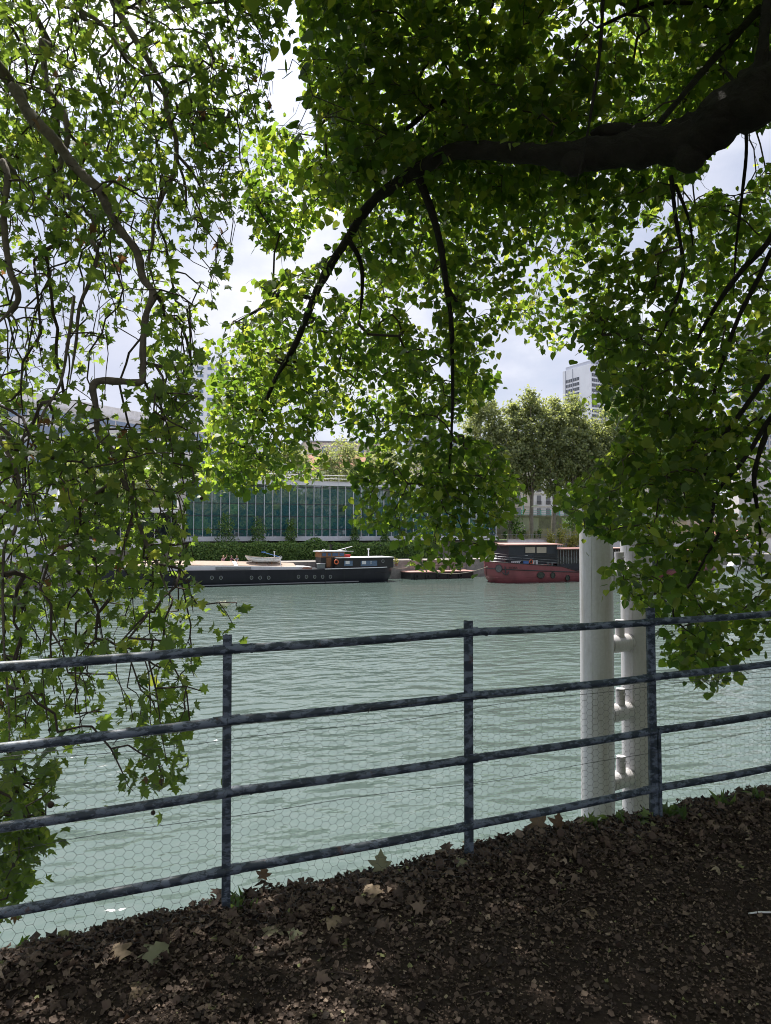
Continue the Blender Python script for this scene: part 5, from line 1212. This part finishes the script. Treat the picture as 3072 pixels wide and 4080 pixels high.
sp, rr = limb_path([(1666, 185, 4.5, 66), (1580, 238, 4.6, 63), (1500, 298, 4.75, 60), (1400, 318, 4.85, 44), (1300, 330, 4.95, 40), (1225, 338, 5.0, 36), (1150, 333, 5.05, 25), (1000, 325, 5.2, 21), (930, 352, 5.35, 18), (850, 402, 5.6, 15), (800, 442, 5.8, 12), (755, 510, 6.0, 10.5), (710, 580, 6.3, 11), (680, 640, 6.6, 9.5), (640, 740, 7.0, 7.5), (590, 830, 7.4, 5.5), (540, 960, 7.8, 3.5)],
                   [(4.05, 4.35, 5.7, .27), (3.3, 4.4, 5.15, .22)])
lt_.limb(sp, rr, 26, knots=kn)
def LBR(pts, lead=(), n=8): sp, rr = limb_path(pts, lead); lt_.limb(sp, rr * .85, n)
LBR([(905, 385, 5.4, 13), (930, 450, 5.5, 12), (950, 520, 5.6, 10), (965, 620, 5.8, 9), (975, 700, 6.0, 7), (978, 830, 6.3, 5.5), (975, 950, 6.6, 4), (965, 1080, 6.9, 2.5)])
LBR([(966, 620, 5.8, 7), (990, 655, 5.9, 5), (1022, 690, 6.0, 3)])
LBR([(676, 645, 6.6, 6), (610, 634, 6.8, 6), (560, 668, 7.0, 4.5), (500, 702, 7.2, 3)])
LBR([(752, 515, 6.0, 9), (780, 570, 6.2, 7), (782, 640, 6.4, 5), (775, 700, 6.6, 3)])
LBR([(640, 740, 7.0, 5), (590, 830, 7.3, 4), (555, 900, 7.6, 2.5)])
LBR([(1630, 200, 4.45, 26), (1645, 130, 4.4, 18), (1652, 60, 4.4, 16), (1660, -60, 4.4, 13)])
LBR([(1423, 268, 4.95, 8), (1480, 200, 5.1, 9), (1540, 130, 5.3, 11), (1573, 95, 5.4, 11), (1640, 20, 5.6, 13), (1720, -60, 5.6, 14)])
LBR([(1590, 210, 4.7, 7), (1585, 176, 4.9, 6.5), (1555, 140, 5.3, 6)])
LBR([(1305, -60, 4.6, 6), (1300, 60, 4.6, 5.5), (1290, 160, 4.6, 5), (1262, 330, 4.62, 3.5), (1245, 400, 4.65, 2.5)])
LBR([(1290, 60, 5.3, 4), (1400, 12, 5.3, 6), (1480, 6, 5.3, 6.5), (1560, 22, 5.4, 5)])
LBR([(955, 220, 6.2, 6), (925, 235, 6.2, 10), (890, 270, 6.3, 8), (840, 300, 6.4, 5)])
LBR([(1450, 380, 4.85, 6.5), (1460, 470, 5.1, 6), (1475, 560, 5.3, 5.5), (1470, 620, 5.4, 5), (1440, 700, 5.6, 4), (1400, 770, 5.8, 3)])
LBR([(1460, 400, 4.9, 5), (1490, 480, 5.2, 4), (1500, 560, 5.4, 3)])
LBR([(1612, 255, 4.75, 5.5), (1612, 340, 5.0, 5), (1600, 450, 5.2, 4.5), (1590, 540, 5.4, 3.5), (1585, 640, 5.5, 2.5)])
LBR([(1700, 470, 5.2, 10), (1650, 535, 5.3, 10), (1590, 600, 5.4, 8.5), (1530, 690, 5.6, 6), (1495, 760, 5.8, 4)], [(4.05, 4.35, 4.9, .12), (3.4, 4.8, 4.5, .06)])
LBR([(1700, 500, 5.4, 8), (1640, 600, 5.5, 7.5), (1590, 700, 5.6, 6.5), (1550, 820, 5.8, 5), (1530, 920, 5.9, 4), (1510, 1011, 6.0, 2.5)], [(4.05, 4.36, 4.7, .10), (3.5, 4.9, 4.4, .05)])
LBR([(1710, 740, 5.3, 9), (1663, 804, 5.4, 9), (1610, 880, 5.5, 8), (1547, 968, 5.7, 6), (1518, 1036, 5.9, 4), (1480, 1120, 6.1, 2.5)], [(4.02, 4.33, 3.7, .11), (3.3, 4.9, 3.2, .055)])
LBR([(1710, 850, 5.3, 8), (1663, 905, 5.4, 7.5), (1609, 991, 5.5, 6.5), (1551, 1061, 5.7, 5.5), (1531, 1139, 5.8, 4.5), (1480, 1220, 5.9, 3.5), (1440, 1300, 6.0, 2.5)], [(4.02, 4.33, 3.4, .1), (3.3, 4.85, 2.9, .05)])
LBR([(1663, 915, 5.4, 8), (1630, 1028, 5.5, 7), (1642, 1136, 5.6, 4), (1640, 1220, 5.7, 2.5)])
LBR([(1555, 1150, 5.6, 4), (1500, 1250, 5.7, 3.5), (1455, 1330, 5.7, 2.5), (1540, 1400, 5.8, 2)])
for a, z in ((.3, 6.4), (1.6, 6.9), (2.6, 7.4), (3.4, 6.6), (4.4, 7.2), (5.4, 6.8)):  # limbs above and behind, out of the picture
    d = np.array([math.cos(a), math.sin(a), 0]); o_ = np.array([3.95, 4.45, z]); sp = smooth_path([o_, o_ + d * 1.4 + [0, 0, .7], o_ + d * 2.8 + [0, 0, .9], o_ + d * 4.2 + [0, 0, .6]], 5)
    lt_.limb(sp, np.linspace(.12, .03, len(sp)), 8)
def above(n, lo, hi, seed, vmax=-30):
    g = np.random.default_rng(seed); P = g.uniform(lo, hi, (n, 3)); d = P - CAM; w = d @ FWD
    u, v = projD_arr(P); inside = (w > .2) & (v > vmax) & (u > -60) & (u < 1730)
    near = np.linalg.norm(d, axis=1) < 1.9
    return P[~inside & ~near]
TL = targets_from(LP, GAPS, 1.5, 21)
n_vis = len(TL)
TLX = np.concatenate([above(1900, (-1.2, 2.0, 4.2), (7.5, 9.5, 9.8), 5), above(1300, (-1.5, 4.5, 5.5), (5.0, 10.0, 9.0), 25), above(1900, (-1.5, 3.5, 5.2), (5.0, 9.0, 7.6), 26), above(420, (.3, -3.5, 3.6), (7, 2.2, 8), 6), above(260, (2.6, 3.5, 1.6), (6.5, 9, 4.5), 7)])  # unseen crown around the frame, thickened to shade the leaves and path below
lone = np.array([atD(u, v, 4.3) for u, v in ((600, 150), (625, 150), (632, 128), (640, 285), (600, 272), (648, 268))])
lt_.grow(np.concatenate([TL, TLX, lone]), .5, 1.0, .07)
lt_.twigs(.0019, .40)
def linden_leaves(tree, idx, per, g, size, region=None, gaps=(), spread=.085):
    T = tree.N[tree.tid[idx]]; Pp = tree.N[tree.par[tree.tid[idx]]]; d = T - Pp; L = np.linalg.norm(d, axis=1, keepdims=True) + 1e-6; d = d / L
    n = len(T) * per; rep = np.repeat(np.arange(len(T)), per)
    s_ = g.uniform(-.24, .10, n)[:, None]; P = T[rep] + d[rep] * s_ + g.normal(size=(n, 3)) * spread * np.array([1, 1, .8])
    if region is not None:
        ok = in_any(P, region); 
        for gp_ in gaps: ok &= ~in_any(P, [gp_])
        keep = (ok | (g.random(n) < .06)) & ~(hides_limb(P) & (g.random(n) < .82)); P = P[keep]; rep = rep[keep]; n = len(P)
    ct = (g.normal(size=(len(T), 3)) * np.array([.55, .55, .2]))[rep]; cv = g.normal(0, .16, len(T))[rep]
    tip = g.normal(size=(n, 3)) * np.array([.85, .85, .4]) + np.array([0, 0, -.75]) + d[rep] * .3 + ct
    nrm = np.array([0, 0, .9]) + g.normal(size=(n, 3)) * .6 + ct * .5
    var = np.clip(g.normal(.47, .2, n) + cv, 0, 1); sz = size[0] + (size[1] - size[0]) * g.beta(1.6, 1.9, n) * np.where(g.random(n) < .06, 1.35, 1)
    return P, tip, nrm, sz, var
g1 = np.random.default_rng(77)
A_ = linden_leaves(lt_, np.arange(n_vis), 13, g1, (.036, .092), [p[0] for p in LP], GAPS)
B_ = linden_leaves(lt_, np.arange(n_vis, n_vis + len(TLX)), 9, g1, (.07, .12), None, (), .15)
P_ = B_[0]; u, v = projD_arr(P_); w = (P_ - CAM) @ FWD; k = ~((w > .1) & (v > 0) & (u > -20) & (u < 1690)); B_ = tuple(a[k] for a in B_)
C_ = linden_leaves(lt_, np.arange(n_vis + len(TLX), n_vis + len(TLX) + len(lone)), 3, g1, (.07, .1), None, (), .05)
cat_ = lambda *t: [np.concatenate(x) for x in zip(*t)]
P, tip, nrm, sz, var = cat_(A_, B_, C_)
o = leaf_batch('crown', T_LIN, P - lt_.base, tip, nrm, sz, var, M['linden'], lt_.root, g=g1)
print('linden leaves', len(P), 'targets', n_vis, len(TLX))
k = g1.random(len(A_[0])) < .10; nb = int(k.sum())
Pb = A_[0][k] + g1.normal(size=(nb, 3)) * .02 - np.array([0, 0, .03])
leaf_batch('bracts', T_STR, Pb - lt_.base, g1.normal(size=(nb, 3)) * .4 + np.array([0, 0, -1]), rnd_dirs(nb, g1), g1.uniform(.05, .085, nb), g1.random(nb), M['bract'], lt_.root, g=g1)['kind'] = 'stuff'
# ---------------- plane tree with hanging shoots
PP = [([(-60, -40), (600, -40), (618, 60), (580, 140), (598, 250), (540, 300), (520, 400), (500, 470), (330, 420), (200, 380), (-60, 380)], 4.6, 8.2, 7.2 * .25),
      ([(-60, 380), (200, 380), (330, 420), (500, 460), (500, 560), (450, 700), (430, 860), (-60, 880)], 4.4, 7.4, 4.2 * .25),
      ([(-60, 860), (430, 860), (440, 1050), (400, 1100), (420, 1200), (440, 1330), (400, 1385), (-60, 1385)], 4.1, 6.8, 5.6 * .25),
      ([(-60, 1385), (410, 1370), (440, 1480), (415, 1560), (290, 1560), (-60, 1620)], 4.0, 5.6, 4.2 * .25),
      ([(275, 1540), (412, 1540), (405, 1650), (340, 1725), (255, 1700), (270, 1620)], 4.1, 5.0, 8.0 * .25),
      ([(-60, 1600), (190, 1580), (150, 1620), (120, 1700), (90, 1740), (110, 1830), (60, 1890), (30, 2005), (-60, 2040)], 3.6, 4.4, 7.0 * .25),
      ([(420, 1290), (535, 1300), (530, 1350), (470, 1390), (430, 1360)], 4.6, 5.4, 3.0 * .25)]
PG = [([(270, 690), (300, 690), (300, 810), (215, 815), (215, 760)]), ([(380, 560), (430, 520), (440, 600), (400, 640)]), ([(150, 590), (200, 560), (200, 640), (160, 660)]), [(20, 620), (70, 600), (80, 660), (40, 690)], [(225, 850), (300, 850), (310, 920), (240, 920)], [(100, 560), (140, 540), (150, 600)], [(330, 1395), (400, 1400), (290, 1450), (180, 1440)], [(420, 700), (470, 690), (440, 760)], [(200, 1690), (260, 1600), (160, 1640)]]
PB_ = (-4.2, .9, -.05)
pt_ = Tree(PB_, 'plane_tree', 'plane tree with hanging knobbly twigs and lobed leaves reaching down to the railing', 'bark_p')
sp = smooth_path([(-4.2, .9, -.1), (-4.25, .95, 2.5), (-4.15, 1.0, 5), (-4.0, 1.3, 7.5), (-3.9, 1.6, 10)], 5)
pt_.limb(sp, np.interp(np.linspace(0, 4, len(sp)), range(5), [.45, .36, .32, .24, .1]), 16, 'trunk')
def PBR(pts, lead=(), n=8):
    sp, rr = limb_path(pts, lead); pt_.limb(sp, rr, n)
PBR([(0, 150, 5.3, 16), (31, 190, 5.3, 15.5), (66, 250, 5.25, 15), (117, 301, 5.2, 14), (148, 344, 5.2, 13), (176, 375, 5.15, 12.5), (211, 406, 5.1, 12), (227, 437, 5.1, 12), (250, 484, 5.05, 11), (281, 523, 5.0, 10.5), (297, 547, 5.0, 10), (309, 601, 4.95, 9.5), (330, 633, 4.95, 9), (316, 680, 4.9, 8), (309, 742, 4.9, 8), (309, 800, 4.9, 8.5), (303, 826, 4.88, 8.5), (255, 824, 4.86, 9), (204, 828, 4.84, 9), (207, 880, 4.82, 8), (214, 940, 4.8, 7.5), (240, 972, 4.8, 7), (262, 1025, 4.8, 5.5), (288, 1092, 4.8, 5), (312, 1165, 4.8, 4.5), (340, 1220, 4.8, 4), (362, 1280, 4.8, 3)], [(-4.1, 1.1, 6.0, .2), (-3.6, 3.2, 5.9, .12)], 12)
PBR([(232, -40, 5.6, 9), (242, 0, 5.6, 8.5), (281, 66, 5.55, 8), (336, 156, 5.5, 7.5), (355, 187, 5.5, 7), (363, 250, 5.45, 6.5), (379, 297, 5.4, 6), (381, 332, 5.4, 5.5), (375, 375, 5.35, 5.5), (352, 422, 5.3, 5), (332, 476, 5.3, 4.5), (330, 523, 5.25, 4), (322, 566, 5.2, 3.5), (340, 640, 5.2, 2.5)], [(-4.0, 1.2, 7.6, .15), (-3.0, 3.4, 7.2, .08)])
PBR([(70, 23, 5.8, 8), (90, 94, 5.8, 8), (102, 187, 5.7, 8), (137, 242, 5.65, 7.5), (146, 297, 5.6, 7), (133, 344, 5.55, 6.5), (129, 383, 5.5, 6.5), (145, 422, 5.45, 6.5), (184, 453, 5.4, 6), (203, 480, 5.35, 6), (197, 516, 5.3, 5.5), (211, 547, 5.25, 5.5), (195, 605, 5.2, 5), (172, 664, 5.15, 4.5), (164, 742, 5.1, 4), (150, 830, 5.0, 3)], [(-4.1, 1.1, 7.0, .14), (-3.3, 3.6, 6.9, .07)])
PBR([(-20, 320, 4.9, 9), (5, 350, 4.9, 8.5), (16, 390, 4.85, 8), (8, 469, 4.8, 8), (20, 578, 4.75, 8), (37, 625, 4.7, 7.5), (35, 656, 4.7, 7), (-5, 699, 4.65, 6)], [(-4.15, 1.0, 5.2, .14), (-3.4, 2.8, 5.0, .08)])
PBR([(150, -30, 6.0, 6), (172, 20, 6.0, 5.5), (219, 51, 6.0, 5), (273, 121, 5.95, 4.5), (309, 152, 5.9, 4), (330, 230, 5.9, 3), (325, 300, 5.9, 2.5)], [(-3.95, 1.4, 8.2, .1), (-3.2, 4.0, 7.6, .05)])
PBR([(-30, 900, 4.5, 5.5), (0, 951, 4.45, 5), (33, 1013, 4.4, 5), (42, 1059, 4.4, 5), (33, 1143, 4.35, 4.5), (10, 1180, 4.3, 4), (6, 1300, 4.3, 3.5), (10, 1420, 4.2, 3), (20, 1560, 4.1, 2.5), (15, 1700, 3.95, 2)], [(-4.2, .95, 3.5, .1), (-3.2, 2.6, 3.2, .04)])
PBR([(262, 1025, 4.8, 4.5), (230, 1050, 4.75, 4), (180, 1090, 4.7, 3.5), (140, 1150, 4.65, 2.5)])
PBR([(288, 1040, 4.8, 4), (284, 1120, 4.75, 3.5), (262, 1200, 4.7, 3), (240, 1290, 4.65, 2)])
PBR([(381, 340, 5.4, 4), (400, 400, 5.5, 3.5), (402, 470, 5.6, 2.5)])
PBR([(362, 200, 5.5, 4), (390, 180, 5.6, 4), (430, 160, 5.8, 3)])
PBR([(160, 640, 5.15, 4), (150, 720, 5.0, 4), (130, 830, 4.9, 3.5), (90, 900, 4.8, 3), (70, 1000, 4.7, 2.5)])
PBR([(381, 332, 5.4, 4), (420, 380, 5.6, 3.5), (450, 440, 5.7, 2.5)])
for a, z in ((.2, 6.6), (1.0, 7.6), (1.9, 6.8), (3.0, 7.2), (4.2, 7.0), (5.3, 6.6)):
    d = np.array([math.cos(a), math.sin(a), 0]); o_ = np.array([-4.05, 1.2, z]); sp = smooth_path([o_, o_ + d * 1.4 + [0, 0, .8], o_ + d * 2.9 + [0, 0, 1.0], o_ + d * 4.2 + [0, 0, .6]], 5)
    pt_.limb(sp, np.linspace(.13, .03, len(sp)), 8)
TP = targets_from(PP, PG, 1.7, 33); np_vis = len(TP)
TPX = np.concatenate([above(1300, (-8, 1.0, 4.2), (-.2, 9, 10), 15), above(300, (-8, .5, 1.5), (-2.2, 6, 5), 16), above(260, (-7, -3.5, 4.0), (0, 1.6, 8), 17)])  # unseen plane foliage above and beside the frame, added to cast shade
TBARE = targets_from([(p, a, b, 1.7) for p, a, b, c in PP[:4]], PG, 1.7, 44)
pt_.grow(np.concatenate([TP, TPX, TBARE]), 3.5, 2.1, .06, .5)
pt_.twigs(.0028, .36)
def plane_leaves(tree, idx, per, g, size, region=None, gaps=(), spread=.115):
    T = tree.N[tree.tid[idx]]; n = len(T) * per; rep = np.repeat(np.arange(len(T)), per)
    P = T[rep] + g.normal(size=(n, 3)) * spread * np.array([1, 1, 1.1]) + np.array([0, 0, .02])
    if region is not None:
        ok = in_any(P, region)
        for gp_ in gaps: ok &= ~in_any(P, [gp_])
        keep = (ok | (g.random(n) < .10)) & ~(hides_limb(P) & (g.random(n) < .8)); P = P[keep]; rep = rep[keep]; n = len(P)
    tip = g.normal(size=(n, 3)) * np.array([1, 1, .45]) + np.array([0, 0, -.8]); nrm = np.array([0, -.1, .75]) + g.normal(size=(n, 3)) * .7
    return P, tip, nrm, (size[0] + (size[1] - size[0]) * g.beta(1.5, 2.2, n)) * np.where(g.random(n) < .06, 1.4, 1), np.clip(g.beta(2, 2.4, n) + g.normal(0, .14, len(T))[rep], 0, 1)
g2 = np.random.default_rng(88)
A_ = plane_leaves(pt_, np.arange(np_vis), 13, g2, (.032, .090), [p[0] for p in PP], PG)
B_ = plane_leaves(pt_, np.arange(np_vis, np_vis + len(TPX)), 7, g2, (.10, .17), None, (), .18)
P_ = B_[0]; u, v = projD_arr(P_); w = (P_ - CAM) @ FWD; k = ~((w > .1) & (v > 0) & (u > -20) & (u < 1690)); B_ = tuple(a[k] for a in B_)
P, tip, nrm, sz, var = cat_(A_, B_)
var = np.where(g2.random(len(var)) < .012, 1.0, var * .93)
leaf_batch('crown', T_PLA, P - pt_.base, tip, nrm, sz, var, M['planeleaf'], pt_.root, g=g2)
print('plane leaves', len(P), 'targets', np_vis, len(TPX))
# dry twiglets and seed balls
mb = MB(); mb.ball((0, 0, 0), .0145, 10, 7); mb.tube([(0, 0, .012), (.003, .002, .05), (0, 0, .10)], [.0012, .001, .001], 4)
proto = None
cand = g2.permutation(np_vis)[:400]; kk = 0
for i in cand:
    p = pt_.N[pt_.tid[i]]; u, v = projD_arr(p[None]); u, v = float(u[0]), float(v[0])
    if not (0 < u < 600 and 0 < v < 1750) or (v < 1000 and g2.random() < .6): continue
    if proto is None: ob_ = mb.build('seed_ball', M['seedball'], pt_.root, True); proto = ob_
    else: ob_ = proto.copy(); C.objects.link(ob_); ob_.parent = pt_.root
    q = p - pt_.base + g2.normal(size=3) * .03 - np.array([0, 0, .10]); ob_.location = [float(a) for a in q]; s_ = g2.uniform(.7, 1.15); ob_.scale = (s_, s_, s_); kk += 1
    if kk >= 85: break
# ---------------- our own bank beyond the picture: trees mirrored by the glass front and the river
src = None
for i, X in enumerate((14, 22, 30, 37, 45, 52, 60, 68, 75, 83, 91, 99, 107, 116, 125, 134, 145, -12, -22)):
    Y = 3.4 + .449 * X - (8.5 if i % 2 else 12.5)
    if src is None:
        src = far_tree((X, Y, 0), 17, 6.2, 1.3, 'park_tree', 'broad park tree on the near bank behind the camera', group='trees on the near bank', leaf=.62, nl=7000, seed=200)
        continue
    c = src.copy(); C.objects.link(c); c.location = (X, Y, 0); s_ = .85 + .3 * ((i * 37) % 10) / 10; c.scale = (s_, s_, s_); c.rotation_euler = (0, 0, i * 1.3)
    for ch in list(src.children):
        d = ch.copy(); C.objects.link(d); d.parent = c
src = None
for i in range(20):  # off-frame bushes put in to cover pale gaps in the mirrored tree line
    X = 10 + i * 7.5; Y = 3.4 + .449 * X - 5.5
    if src is None:
        src = far_tree((X, Y, 0), 5.5, 4.6, .25, 'reflection_bush', 'unseen round dense bush added to fill the lower glass reflections', 'bush', group='bushes added for the glass reflections', leaf=.5, nl=2600, seed=300, tr_=.1, mat='hedgeleaf'); continue
    c = src.copy(); C.objects.link(c); c.location = (X, Y, 0); c.rotation_euler = (0, 0, i * 2.1)
    for ch in list(src.children):
        d = ch.copy(); C.objects.link(d); d.parent = c
